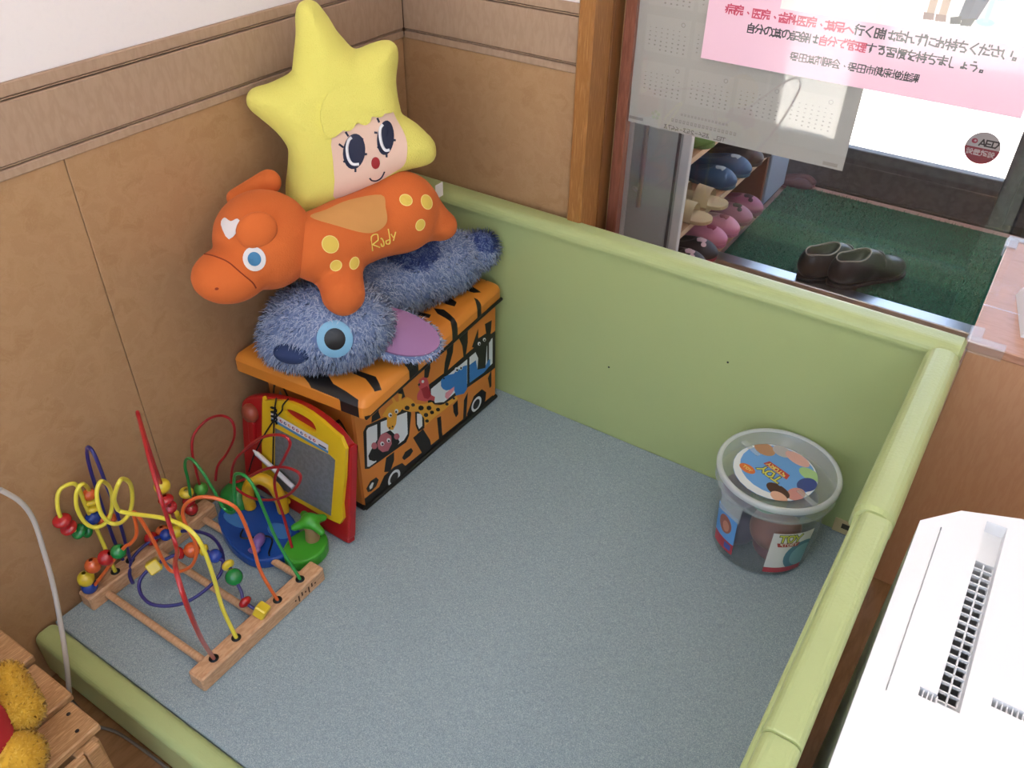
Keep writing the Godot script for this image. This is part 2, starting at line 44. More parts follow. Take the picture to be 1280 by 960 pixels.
const STAR_SHINE_B := [Vector2(0.0639, -0.0091), Vector2(0.0581, -0.0158), Vector2(0.0562, -0.0303), Vector2(0.0583, -0.0472), Vector2(0.0637, -0.057), Vector2(0.0714, -0.0571)]
const STAR_LASHES := [Vector2(-0.0025, -0.0245), Vector2(-0.0069, -0.016), Vector2(-0.0146, -0.0433), Vector2(-0.0222, -0.0363), Vector2(-0.0116, -0.0676), Vector2(-0.0184, -0.0699), Vector2(0.0025, -0.0841), Vector2(0.0015, -0.0907), Vector2(0.0199, -0.0598), Vector2(0.0275, -0.0599), Vector2(0.0177, -0.0367), Vector2(0.0238, -0.0307), Vector2(0.0576, -0.0049), Vector2(0.0548, 0.0034), Vector2(0.0729, -0.0136), Vector2(0.0772, -0.0097), Vector2(0.0518, -0.0233), Vector2(0.0462, -0.022), Vector2(0.0561, -0.0469), Vector2(0.049, -0.051), Vector2(0.065, -0.0646), Vector2(0.0643, -0.0702), Vector2(0.0801, -0.0401), Vector2(0.0854, -0.0406)]
const PONY_SPOTS := [Vector3(0.219, 0.6, 0.5137), Vector3(0.2828, 0.6, 0.5678), Vector3(0.3042, 0.6, 0.5422), Vector3(0.2141, 0.6, 0.2816), Vector3(0.2551, 0.6, 0.2644), Vector3(0.3085, 0.6, 0.3538)]
const PONY_EYE := [Vector3(0.144, 0.6, 0.6343), Vector3(0.0798, 0.64, 0.6247)]
const PONY_NAME := [Vector3(0.2822, 0.6, 0.4679), Vector3(0.2897, 0.6, 0.403)]
const PONY_SADDLE := [Vector3(0.1713, 0.64, 0.506), Vector3(0.2366, 0.64, 0.5056), Vector3(0.2945, 0.64, 0.4994), Vector3(0.3103, 0.64, 0.4787), Vector3(0.3004, 0.64, 0.4412), Vector3(0.26, 0.64, 0.397), Vector3(0.2179, 0.64, 0.3608), Vector3(0.1831, 0.64, 0.4129), Vector3(0.1754, 0.64, 0.4667)]
const PONY_MUZZLE := [Vector3(0.0229, 0.58, 0.6508), Vector3(0.0437, 0.58, 0.6458), Vector3(0.0827, 0.58, 0.6467), Vector3(0.1291, 0.58, 0.6599), Vector3(0.1738, 0.58, 0.6726), Vector3(0.1952, 0.58, 0.6832)]
const VIEW := Vector3(1.2832, 1.3685, 1.5332)   # where the toys were measured from
const PONY_TAG := [Vector3(0.2691, 0.62, 0.2394), Vector3(0.1588, 0.66, 0.629)]
const PONY_LEGS := [Vector3(0.2687, 0.58, 0.2927), Vector3(0.2981, 0.56, 0.2676)]
const PONY_HEAD := [Vector3(0.1282, 0.615, 0.5902), Vector3(0.1362, 0.59, 0.6867), Vector3(0.1694, 0.6, 0.7449)]
const DOG_MARKS := [Vector3(0.1874, 0.4, 0.6219), Vector3(0.2561, 0.43, 0.5708)]
const CABLE := [Vector3(0.03, 0.3628, 1.1419), Vector3(0.035, 0.3227, 1.124), Vector3(0.04, 0.2762, 1.1187), Vector3(0.05, 0.2098, 1.1287), Vector3(0.07, 0.1527, 1.1445), Vector3(0.1, 0.0989, 1.1689), Vector3(0.13, 0.0474, 1.1955), Vector3(0.13, -0.0241, 1.2131), Vector3(0.0897, -0.1, 1.2094)]
const CABLE_FLOOR := [Vector3(0.0718, -0.122, 1.2046), Vector3(0.1123, -0.122, 1.2101), Vector3(0.1608, -0.122, 1.2134), Vector3(0.2068, -0.122, 1.2002), Vector3(0.2802, -0.122, 1.1948), Vector3(0.3559, -0.122, 1.1935)]
const PLUSH := [Vector3(0.2445, 0.22, 1.3147), Vector3(0.2967, 0.2, 1.3289), Vector3(0.3327, 0.17, 1.3749), Vector3(0.2807, 0.2, 1.4004)]


var rng := RandomNumberGenerator.new()
var taken := {}
var M := {}


# ---------------------------------------------------------------- nodes
func numbered(called: String) -> String:
	if not taken.has(called):
		taken[called] = 0
		return called
	taken[called] += 1
	return "%s_%03d" % [called, taken[called]]


func tag(o: Node, label: String, category: String, group := "") -> Node:
	o.set_meta("label", label)
	o.set_meta("category", category)
	if group:
		o.set_meta("group", group)
	return o


func thing(called: String, label: String, category: String, at := Vector3.ZERO, turn := 0.0, group := "") -> Node3D:
	var o := Node3D.new()
	o.name = numbered(called)
	add_child(o)
	o.position = at
	o.rotation.y = turn
	tag(o, label, category, group)
	return o


func structure(called: String) -> Node3D:
	var o := Node3D.new()
	o.name = numbered(called)
	add_child(o)
	o.set_meta("kind", "structure")
	return o


func put(called: String, mesh: Mesh, m: Material, parent: Node, label := "") -> MeshInstance3D:
	var o := MeshInstance3D.new()
	o.name = called
	o.mesh = mesh
	o.material_override = m
	o.cast_shadow = GeometryInstance3D.SHADOW_CASTING_SETTING_ON
	parent.add_child(o, true)
	if label:
		o.set_meta("label", label)
	return o


func copy(o: Node3D, label := "") -> Node3D:
	var c: Node3D = o.duplicate()
	var base := String(o.name)
	if base.length() > 4 and base[-4] == "_" and base.right(3).is_valid_int():
		base = base.left(-4)
	c.name = numbered(base)
	add_child(c)
	if label:
		c.set_meta("label", label)
	return c


# ---------------------------------------------------------------- mesh tools
func begin() -> SurfaceTool:
	var st := SurfaceTool.new()
	st.begin(Mesh.PRIMITIVE_TRIANGLES)
	return st


func done(st: SurfaceTool, normals := true) -> ArrayMesh:
	if normals:
		st.generate_normals()
	return st.commit()


func vert(st: SurfaceTool, p: Vector3, uv := Vector2.ZERO) -> void:
	st.set_uv(uv)
	st.add_vertex(p)


# a, b, c counter-clockwise seen from outside
func tri(st: SurfaceTool, a: Vector3, b: Vector3, c: Vector3, smooth := -1, ua := Vector2.ZERO, ub := Vector2.ZERO, uc := Vector2.ZERO) -> void:
	st.set_smooth_group(smooth)
	vert(st, a, ua)
	vert(st, c, uc)
	vert(st, b, ub)


func quad(st: SurfaceTool, a: Vector3, b: Vector3, c: Vector3, d: Vector3, smooth := -1, ua := Vector2(0, 1), ub := Vector2(1, 1), uc := Vector2(1, 0), ud := Vector2(0, 0)) -> void:
	tri(st, a, b, c, smooth, ua, ub, uc)
	tri(st, a, c, d, smooth, ua, uc, ud)


func facing(st: SurfaceTool, pts: Array, mid: Vector3) -> void:
	var n: Vector3 = (pts[1] - pts[0]).cross(pts[2] - pts[0])
	var out: bool = n.dot(pts[0] - mid) > 0
	for i in range(1, pts.size() - 1):
		if out:
			tri(st, pts[0], pts[i], pts[i + 1])
		else:
			tri(st, pts[0], pts[i + 1], pts[i])


# box with chamfered edges
func add_box(st: SurfaceTool, size: Vector3, at := Vector3.ZERO, bevel := 0.002, t := Transform3D.IDENTITY) -> void:
	var h := size / 2
	var b: float = min(bevel, min(h.x, min(h.y, h.z)) * 0.9)
	var mid := t * at
	var corner := func(s: Vector3, axis: int) -> Vector3:
		var k := h - Vector3(b, b, b)
		k[axis] = h[axis]
		return t * (at + s * k)
	for axis in 3:
		var u := (axis + 1) % 3
		var v := (axis + 2) % 3
		for sg in [-1.0, 1.0]:
			var face := []
			for uv in [[-1, -1], [1, -1], [1, 1], [-1, 1]]:
				var s := Vector3.ZERO
				s[axis] = sg
				s[u] = uv[0]
				s[v] = uv[1]
				face.append(corner.call(s, axis))
			facing(st, face, mid)
	if b <= 0.00001:
		return
	for axis in 3:   # edges along axis
		var u := (axis + 1) % 3
		var v := (axis + 2) % 3
		for su in [-1.0, 1.0]:
			for sv in [-1.0, 1.0]:
				var lo := Vector3.ZERO
				lo[u] = su
				lo[v] = sv
				var hi := lo
				lo[axis] = -1
				hi[axis] = 1
				facing(st, [corner.call(lo, u), corner.call(hi, u), corner.call(hi, v), corner.call(lo, v)], mid)
	for sx in [-1.0, 1.0]:
		for sy in [-1.0, 1.0]:
			for sz in [-1.0, 1.0]:
				var s := Vector3(sx, sy, sz)
				facing(st, [corner.call(s, 0), corner.call(s, 1), corner.call(s, 2)], mid)


func box(size: Vector3, at := Vector3.ZERO, bevel := 0.002, t := Transform3D.IDENTITY) -> ArrayMesh:
	var st := begin()
	add_box(st, size, at, bevel, t)
	return done(st)


# box given by its two corners
func span(x0: float, x1: float, y0: float, y1: float, z0: float, z1: float, bevel := 0.002) -> ArrayMesh:
	return box(Vector3(x1 - x0, y1 - y0, z1 - z0), Vector3(x0 + x1, y0 + y1, z0 + z1) / 2, bevel)


# profile of (radius, height), from the bottom outside upwards
func add_lathe(st: SurfaceTool, profile: Array, n := 32, t := Transform3D.IDENTITY, a0 := 0.0, a1 := TAU, smooth := 1) -> void:
	for i in profile.size() - 1:
		var p: Vector2 = profile[i]
		var q: Vector2 = profile[i + 1]
		for k in n:
			var t0 := a0 + (a1 - a0) * k / n
			var t1 := a0 + (a1 - a0) * (k + 1) / n
			var d0 := Vector3(cos(t0), 0, -sin(t0))
			var d1 := Vector3(cos(t1), 0, -sin(t1))
			var u0 := float(k) / n
			var u1 := float(k + 1) / n
			var v0 := 1.0 - float(i) / (profile.size() - 1)
			var v1 := 1.0 - float(i + 1) / (profile.size() - 1)
			var A := t * (d0 * p.x + Vector3(0, p.y, 0))
			var B := t * (d1 * p.x + Vector3(0, p.y, 0))
			var Cc := t * (d1 * q.x + Vector3(0, q.y, 0))
			var D := t * (d0 * q.x + Vector3(0, q.y, 0))
			if p.x > 0.00001:
				tri(st, A, B, Cc, smooth, Vector2(u0, v0), Vector2(u1, v0), Vector2(u1, v1))
			if q.x > 0.00001:
				tri(st, A, Cc, D, smooth, Vector2(u0, v0), Vector2(u1, v1), Vector2(u0, v1))


func lathe(profile: Array, n := 32, t := Transform3D.IDENTITY) -> ArrayMesh:
	var st := begin()
	add_lathe(st, profile, n, t)
	return done(st)


func curve(pts: Array, sub := 6) -> Array:
	var out := []
	for i in pts.size() - 1:
		var p0: Vector3 = pts[max(i - 1, 0)]
		var p1: Vector3 = pts[i]
		var p2: Vector3 = pts[i + 1]
		var p3: Vector3 = pts[min(i + 2, pts.size() - 1)]
		for k in sub:
			var s := float(k) / sub
			out.append(0.5 * (2 * p1 + (p2 - p0) * s + (2 * p0 - 5 * p1 + 4 * p2 - p3) * s * s + (3 * p1 - p0 - 3 * p2 + p3) * s * s * s))
	out.append(pts[-1])
	return out


func add_tube(st: SurfaceTool, pts: Array, radius: float, n := 8, taper := 1.0) -> void:
	var ring := []
	var up := Vector3.UP
	for i in pts.size():
		var d: Vector3 = (pts[min(i + 1, pts.size() - 1)] - pts[max(i - 1, 0)]).normalized()
		if i == 0:
			up = Vector3.UP if absf(d.y) < 0.9 else Vector3.RIGHT
		var side := d.cross(up).normalized()
		up = side.cross(d).normalized()
		var r := radius * lerpf(1.0, taper, float(i) / max(1, pts.size() - 1))
		var row := []
		for k in n:
			var a := TAU * k / n
			row.append(pts[i] + (side * cos(a) + up * sin(a)) * r)
		ring.append(row)
	for i in pts.size() - 1:
		for k in n:
			var j := (k + 1) % n
			quad(st, ring[i][k], ring[i][j], ring[i + 1][j], ring[i + 1][k], 1)
	for k in range(1, n - 1):
		tri(st, ring[0][0], ring[0][k + 1], ring[0][k], 2)
		tri(st, ring[-1][0], ring[-1][k], ring[-1][k + 1], 2)


func tube(pts: Array, radius: float, n := 8, taper := 1.0) -> ArrayMesh:
	var st := begin()
	add_tube(st, pts, radius, n, taper)
	return done(st)


func ccw(poly: Array) -> Array:
	var area := 0.0
	for i in poly.size():
		var a: Vector2 = poly[i]
		var b: Vector2 = poly[(i + 1) % poly.size()]
		area += a.cross(b)
	if area < 0:
		poly = poly.duplicate()
		poly.reverse()
	return poly


func round_poly(poly: Array, sub := 4) -> Array:   # Chaikin-like smoothing of a closed outline
	var out := []
	for i in poly.size():
		var p0: Vector2 = poly[(i - 1 + poly.size()) % poly.size()]
		var p1: Vector2 = poly[i]
		var p2: Vector2 = poly[(i + 1) % poly.size()]
		var p3: Vector2 = poly[(i + 2) % poly.size()]
		for k in sub:
			var s := float(k) / sub
			out.append(0.5 * (2 * p1 + (p2 - p0) * s + (2 * p0 - 5 * p1 + 4 * p2 - p3) * s * s + (3 * p1 - p0 - 3 * p2 + p3) * s * s * s))
	return out


func inset(poly: Array, d: float) -> Array:
	var out := []
	for i in poly.size():
		var p0: Vector2 = poly[(i - 1 + poly.size()) % poly.size()]
		var p1: Vector2 = poly[i]
		var p2: Vector2 = poly[(i + 1) % poly.size()]
		var e0 := (p1 - p0).normalized()
		var e1 := (p2 - p1).normalized()
		var nrm := Vector2(-e0.y - e1.y, e0.x + e1.x)
		var l: float = max(nrm.length(), 0.6)
		out.append(p1 + nrm / (l * l) * 2.0 * d)
	return out


# flat outline in x, y made solid from z0 to z1, with a bevel on the z1 side
func add_prism(st: SurfaceTool, outline: Array, z0: float, z1: float, bevel := 0.0, t := Transform3D.IDENTITY, both := false, lo := Vector2.ZERO, size := Vector2.ONE) -> void:
	var poly := ccw(outline)
	var levels := []
	if both and bevel > 0:
		levels.append([inset(poly, bevel), z0])
		levels.append([poly, z0 + bevel])
	else:
		levels.append([poly, z0])
	if bevel > 0:
		levels.append([poly, z1 - bevel])
		levels.append([inset(poly, bevel * 0.3), z1 - bevel * 0.3])
		levels.append([inset(poly, bevel), z1])
	else:
		levels.append([poly, z1])
	var n := poly.size()
	for L in levels.size() - 1:
		for i in n:
			var j := (i + 1) % n
			var a: Vector2 = levels[L][0][i]
			var b: Vector2 = levels[L][0][j]
			var c: Vector2 = levels[L + 1][0][j]
			var d: Vector2 = levels[L + 1][0][i]
			var q := func(p: Vector2) -> Vector2: return Vector2((p.x - lo.x) / size.x, 1.0 - (p.y - lo.y) / size.y)
			quad(st, t * Vector3(a.x, a.y, levels[L][1]), t * Vector3(b.x, b.y, levels[L][1]), t * Vector3(c.x, c.y, levels[L + 1][1]), t * Vector3(d.x, d.y, levels[L + 1][1]), -1, q.call(a), q.call(b), q.call(c), q.call(d))
	for cap in [[levels[0], true], [levels[-1], false]]:
		var pts := PackedVector2Array(cap[0][0])
		var big := PackedVector2Array()
		for e in pts:
			big.append(e * 1000.0)
		var idx := Geometry2D.triangulate_polygon(big)
		if idx.is_empty():
			big.clear()
			for e in poly:
				big.append(e * 1000.0)
			idx = Geometry2D.triangulate_polygon(big)
		for k in range(0, idx.size(), 3):
			var p := [pts[idx[k]], pts[idx[k + 1]], pts[idx[k + 2]]]
			var turn: float = (p[1] - p[0]).cross(p[2] - p[0])
			if (turn < 0) != cap[1]:
				p.reverse()
			var w := []
			var u := []
			for e in p:
				w.append(t * Vector3(e.x, e.y, cap[0][1]))
				u.append(Vector2((e.x - lo.x) / size.x, 1.0 - (e.y - lo.y) / size.y))
			tri(st, w[0], w[1], w[2], -1, u[0], u[1], u[2])


func prism(outline: Array, z0: float, z1: float, bevel := 0.0, t := Transform3D.IDENTITY, both := false, lo := Vector2.ZERO, size := Vector2.ONE) -> ArrayMesh:
	var st := begin()
	add_prism(st, outline, z0, z1, bevel, t, both, lo, size)
	return done(st)


func ellipse(rx: float, ry: float, n := 20, at := Vector2.ZERO) -> Array:
	var out := []
	for i in n:
		out.append(at + Vector2(cos(TAU * i / n) * rx, sin(TAU * i / n) * ry))
	return out


func rounded_rect(w: float, h: float, r: float, n := 4, at := Vector2.ZERO) -> Array:
	var out := []
	for c in 4:
		var cx: float = (w / 2 - r) * [1, -1, -1, 1][c]
		var cy: float = (h / 2 - r) * [1, 1, -1, -1][c]
		for k in n + 1:
			var a := PI / 2 * (c + float(k) / n)
			out.append(at + Vector2(cx + cos(a) * r, cy + sin(a) * r))
	return out


# card with a picture on its +z side
func card(w: float, h: float, thick: float) -> ArrayMesh:
	var st := begin()
	add_prism(st, [Vector2(-w / 2, -h / 2), Vector2(w / 2, -h / 2), Vector2(w / 2, h / 2), Vector2(-w / 2, h / 2)], -thick, 0, 0, Transform3D.IDENTITY, false, Vector2(-w / 2, -h / 2), Vector2(w, h))
	return done(st)


# ---------------------------------------------------------------- soft bodies: a distance field meshed as surface nets
class Field:
	var caps := []     # [a, b, ra, rb, k, sign]
	var ells := []     # [centre, radii, inverse basis, k, sign]
	var outline := PackedVector2Array()   # a stuffed flat outline in x, y
	var fat := 0.05
	var wide := 0.08
	var bumps: FastNoiseLite
	var bump := 0.0
	var floor_y := -1e9

	func cap(a: Vector3, b: Vector3, ra: float, rb: float, k := 0.03, sg := 1.0) -> void:
		caps.append([a, b, ra, rb, k, sg])

	func ell(c: Vector3, r: Vector3, basis := Basis.IDENTITY, k := 0.03, sg := 1.0) -> void:
		ells.append([c, r, basis.inverse(), k, sg])

	func edge(p: Vector2) -> float:
		var best := 1e9
		var inside := false
		var n := outline.size()
		var j := n - 1
		for i in n:
			var a := outline[i]
			var b := outline[j]
			var ba := b - a
			var pa := p - a
			var h: float = clamp(pa.dot(ba) / ba.length_squared(), 0.0, 1.0)
			best = min(best, (pa - ba * h).length_squared())
			if (a.y > p.y) != (b.y > p.y) and p.x < (b.x - a.x) * (p.y - a.y) / (b.y - a.y) + a.x:
				inside = not inside
			j = i
		return -sqrt(best) if inside else sqrt(best)

	func pillow(d: float, z: float) -> float:
		var q: float = max(0.0, wide + d - 0.005)
		var zz := z * wide / fat
		return (sqrt(q * q + zz * zz) - wide) * fat / wide

	func at(p: Vector3) -> float:
		var d := 1e9
		if outline.size():
			d = pillow(edge(Vector2(p.x, p.y)), p.z)
		for c in caps:
			var a: Vector3 = c[0]
			var ba: Vector3 = c[1] - a
			var pa := p - a
			var h: float = clamp(pa.dot(ba) / max(ba.length_squared(), 1e-9), 0.0, 1.0)
			var e: float = (pa - ba * h).length() - lerpf(c[2], c[3], h)
			d = join(d, e, c[4], c[5])
		for c in ells:
			var q: Vector3 = c[2] * (p - c[0])
			var r: Vector3 = c[1]
			var k0 := (q / r).length()
			var k1 := (q / (r * r)).length()
			var e: float = k0 * (k0 - 1.0) / max(k1, 1e-6)
			d = join(d, e, c[3], c[4])
		if bump > 0.0:
			d += bumps.get_noise_3dv(p) * bump
		if floor_y > -1e8:
			d = max(d, floor_y - p.y)
		return d

	func join(d: float, e: float, k: float, sg: float) -> float:
		if sg < 0:
			var h2: float = max(k - absf(d + e), 0.0) / k
			return max(d, -e) + h2 * h2 * k * 0.25
		var h: float = max(k - absf(d - e), 0.0) / k
		return min(d, e) - h * h * k * 0.25


func nets(f: Field, lo: Vector3, hi: Vector3, cell: float) -> ArrayMesh:
	var nx := int(ceil((hi.x - lo.x) / cell)) + 1
	var ny := int(ceil((hi.y - lo.y) / cell)) + 1
	var nz := int(ceil((hi.z - lo.z) / cell)) + 1
	var val := PackedFloat32Array()
	val.resize(nx * ny * nz)
	var flat := f.outline.size() > 0 and f.caps.is_empty() and f.ells.is_empty()
	for j in ny:
		for i in nx:
			var d2 := 0.0
			if flat:
				d2 = f.edge(Vector2(lo.x + i * cell, lo.y + j * cell))
			var k := 0
			while k < nz:
				var p := Vector3(lo.x + i * cell, lo.y + j * cell, lo.z + k * cell)
				var v: float
				if flat:
					v = f.pillow(d2, p.z)
					if f.bump > 0.0:
						v += f.bumps.get_noise_3dv(p) * f.bump
				else:
					v = f.at(p)
				val[(k * ny + j) * nx + i] = v
				var skip := int(absf(v) * 0.55 / cell) - 2
				while skip > 0 and k + 1 < nz:
					k += 1
					skip -= 1
					val[(k * ny + j) * nx + i] = v
				k += 1
	var index := PackedInt32Array()
	index.resize(nx * ny * nz)
	index.fill(-1)
	var pos := PackedVector3Array()
	var nor := PackedVector3Array()
	var sy := nx
	var sz := nx * ny
	for k in nz - 1:
		for j in ny - 1:
			for i in nx - 1:
				var o := (k * ny + j) * nx + i
				var v000 := val[o]
				var v100 := val[o + 1]
				var v010 := val[o + sy]
				var v110 := val[o + sy + 1]
				var v001 := val[o + sz]
				var v101 := val[o + sz + 1]
				var v011 := val[o + sz + sy]
				var v111 := val[o + sz + sy + 1]
				var m := int(v000 < 0) + int(v100 < 0) + int(v010 < 0) + int(v110 < 0) + int(v001 < 0) + int(v101 < 0) + int(v011 < 0) + int(v111 < 0)
				if m == 0 or m == 8:
					continue
				var c := Vector3.ZERO
				var cnt := 0
				for e in [[v000, v100, Vector3(0, 0, 0), Vector3.RIGHT], [v010, v110, Vector3(0, 1, 0), Vector3.RIGHT], [v001, v101, Vector3(0, 0, 1), Vector3.RIGHT], [v011, v111, Vector3(0, 1, 1), Vector3.RIGHT], [v000, v010, Vector3(0, 0, 0), Vector3.UP], [v100, v110, Vector3(1, 0, 0), Vector3.UP], [v001, v011, Vector3(0, 0, 1), Vector3.UP], [v101, v111, Vector3(1, 0, 1), Vector3.UP], [v000, v001, Vector3(0, 0, 0), Vector3.BACK], [v100, v101, Vector3(1, 0, 0), Vector3.BACK], [v010, v011, Vector3(0, 1, 0), Vector3.BACK], [v110, v111, Vector3(1, 1, 0), Vector3.BACK]]:
					if (e[0] < 0) != (e[1] < 0):
						c += e[2] + e[3] * (e[0] / (e[0] - e[1]))
						cnt += 1
				c /= cnt
				var g := Vector3(v100 + v110 + v101 + v111 - v000 - v010 - v001 - v011, v010 + v110 + v011 + v111 - v000 - v100 - v001 - v101, v001 + v101 + v011 + v111 - v000 - v100 - v010 - v110)
				index[o] = pos.size()
				pos.append(lo + (Vector3(i, j, k) + c) * cell)
				nor.append(g.normalized())
	var idx := PackedInt32Array()
	for k in range(1, nz - 1):
		for j in range(1, ny - 1):
			for i in range(1, nx - 1):
				var o := (k * ny + j) * nx + i
				var v := val[o]
				for ax in 3:
					var st: int = [1, sy, sz][ax]
					if (v < 0) == (val[o + st] < 0):
						continue
					var du: int = [sy, sz, 1][ax]
					var dv: int = [sz, 1, sy][ax]
					var q := [index[o], index[o - du], index[o - du - dv], index[o - dv]]
					if q.has(-1):
						continue
					if v < 0:
						idx.append_array([q[0], q[2], q[1], q[0], q[3], q[2]])
					else:
						idx.append_array([q[0], q[1], q[2], q[0], q[2], q[3]])
	# front faces must run clockwise: check one and turn all if needed
	if idx.size():
		var a := pos[idx[0]]
		var n := (pos[idx[1]] - a).cross(pos[idx[2]] - a)
		if n.dot(nor[idx[0]]) > 0:
			for t in range(0, idx.size(), 3):
				var s := idx[t + 1]
				idx[t + 1] = idx[t + 2]
				idx[t + 2] = s
	var arr := []
	arr.resize(Mesh.ARRAY_MAX)
	arr[Mesh.ARRAY_VERTEX] = pos
	arr[Mesh.ARRAY_NORMAL] = nor
	arr[Mesh.ARRAY_INDEX] = idx
	var mesh := ArrayMesh.new()
	mesh.add_surface_from_arrays(Mesh.PRIMITIVE_TRIANGLES, arr)
	return mesh


func land(f: Field, p: Vector3, n: Vector3) -> Vector3:
	var q := p + n * 0.2
	for i in 90:
		var d := f.at(q)
		if d < 0.0004:
			break
		q -= n * max(d * 0.8, 0.0004)
		if (q - p).dot(n) < -0.2:
			return p
	return q


# a felt patch laid on a soft body: star-shaped outline in the plane (right, up) at o
func patch(f: Field, outline: Array, o: Vector3, n: Vector3, up: Vector3, lift := 0.0015, rings := 6, fade := 0.0) -> ArrayMesh:
	n = n.normalized()
	var right := up.cross(n).normalized()
	up = n.cross(right)
	var poly := ccw(outline)
	var mid := Vector2.ZERO
	for p in poly:
		mid += p
	mid /= poly.size()
	var top := -1e9
	for p in poly:
		top = max(top, p.y)
	var rows := []
	for r in rings + 2:
		var s: float = min(1.0, float(r) / rings)
		var row := []
		for p in poly:
			var w: Vector2 = mid + (p - mid) * s
			var l := lift if r <= rings else -0.002
			if fade > 0.0:
				l = min(l, lerpf(-0.002, lift, clamp((top - w.y) / fade, 0.0, 1.0)))
			row.append(land(f, o + right * w.x + up * w.y, n) + n * l)
			if r == 0:
				break
		rows.append(row)
	var st := begin()
	var m := poly.size()
	for k in m:
		tri(st, rows[0][0], rows[1][k], rows[1][(k + 1) % m], 1)
	for r in range(1, rings + 1):
		for k in m:
			var j := (k + 1) % m
			quad(st, rows[r][k], rows[r + 1][k], rows[r + 1][j], rows[r][j], 1 if r < rings else 2)
	return done(st)


# a line of stitching following a soft body
func stitch(f: Field, pts: Array, o: Vector3, n: Vector3, up: Vector3, radius: float) -> ArrayMesh:
	var st := begin()
	add_stitch(st, f, pts, o, n, up, radius)
	return done(st)


func add_stitch(st: SurfaceTool, f: Field, pts: Array, o: Vector3, n: Vector3, up: Vector3, radius: float) -> void:
	n = n.normalized()
	var right := up.cross(n).normalized()
	up = n.cross(right)
	var line := []
	for p in pts:
		line.append(land(f, o + right * p.x + up * p.y, n) + n * radius * 0.3)
	add_tube(st, curve(line, 4) if line.size() > 2 else line, radius, 6)


# ---------------------------------------------------------------- pictures
func fill(img: Image, pts: Array, col: Color) -> void:   # pts: flat list of x, y or Vector2
	var p := []
	if pts[0] is Vector2:
		p = pts
	else:
		for i in range(0, pts.size() - 1, 2):
			p.append(Vector2(pts[i], pts[i + 1]))
	var y0 := 1e9
	var y1 := -1e9
	for q in p:
		y0 = min(y0, q.y)
		y1 = max(y1, q.y)
	for y in range(max(0, int(y0)), min(img.get_height(), int(y1) + 1)):
		var xs := []
		var yc := y + 0.5
		for i in p.size():
			var a: Vector2 = p[i]
			var b: Vector2 = p[(i + 1) % p.size()]
			if (a.y > yc) != (b.y > yc):
				xs.append(a.x + (yc - a.y) / (b.y - a.y) * (b.x - a.x))
		xs.sort()
		for i in range(0, xs.size() - 1, 2):
			var x0 := int(round(xs[i]))
			var x1 := int(round(xs[i + 1]))
			if x1 > x0:
				img.fill_rect(Rect2i(x0, y, x1 - x0, 1), col)


func line(img: Image, a: Vector2, b: Vector2, w: float, col: Color) -> void:
	var d := (b - a).normalized() * w / 2 if a.distance_to(b) > 0.1 else Vector2(w / 2, 0)
	var n := Vector2(-d.y, d.x)
	fill(img, [a - d + n, b + d + n, b + d - n, a - d - n], col)


func dot(img: Image, c: Vector2, rx: float, ry: float, col: Color) -> void:
	fill(img, ellipse(rx, ry, 24, c), col)


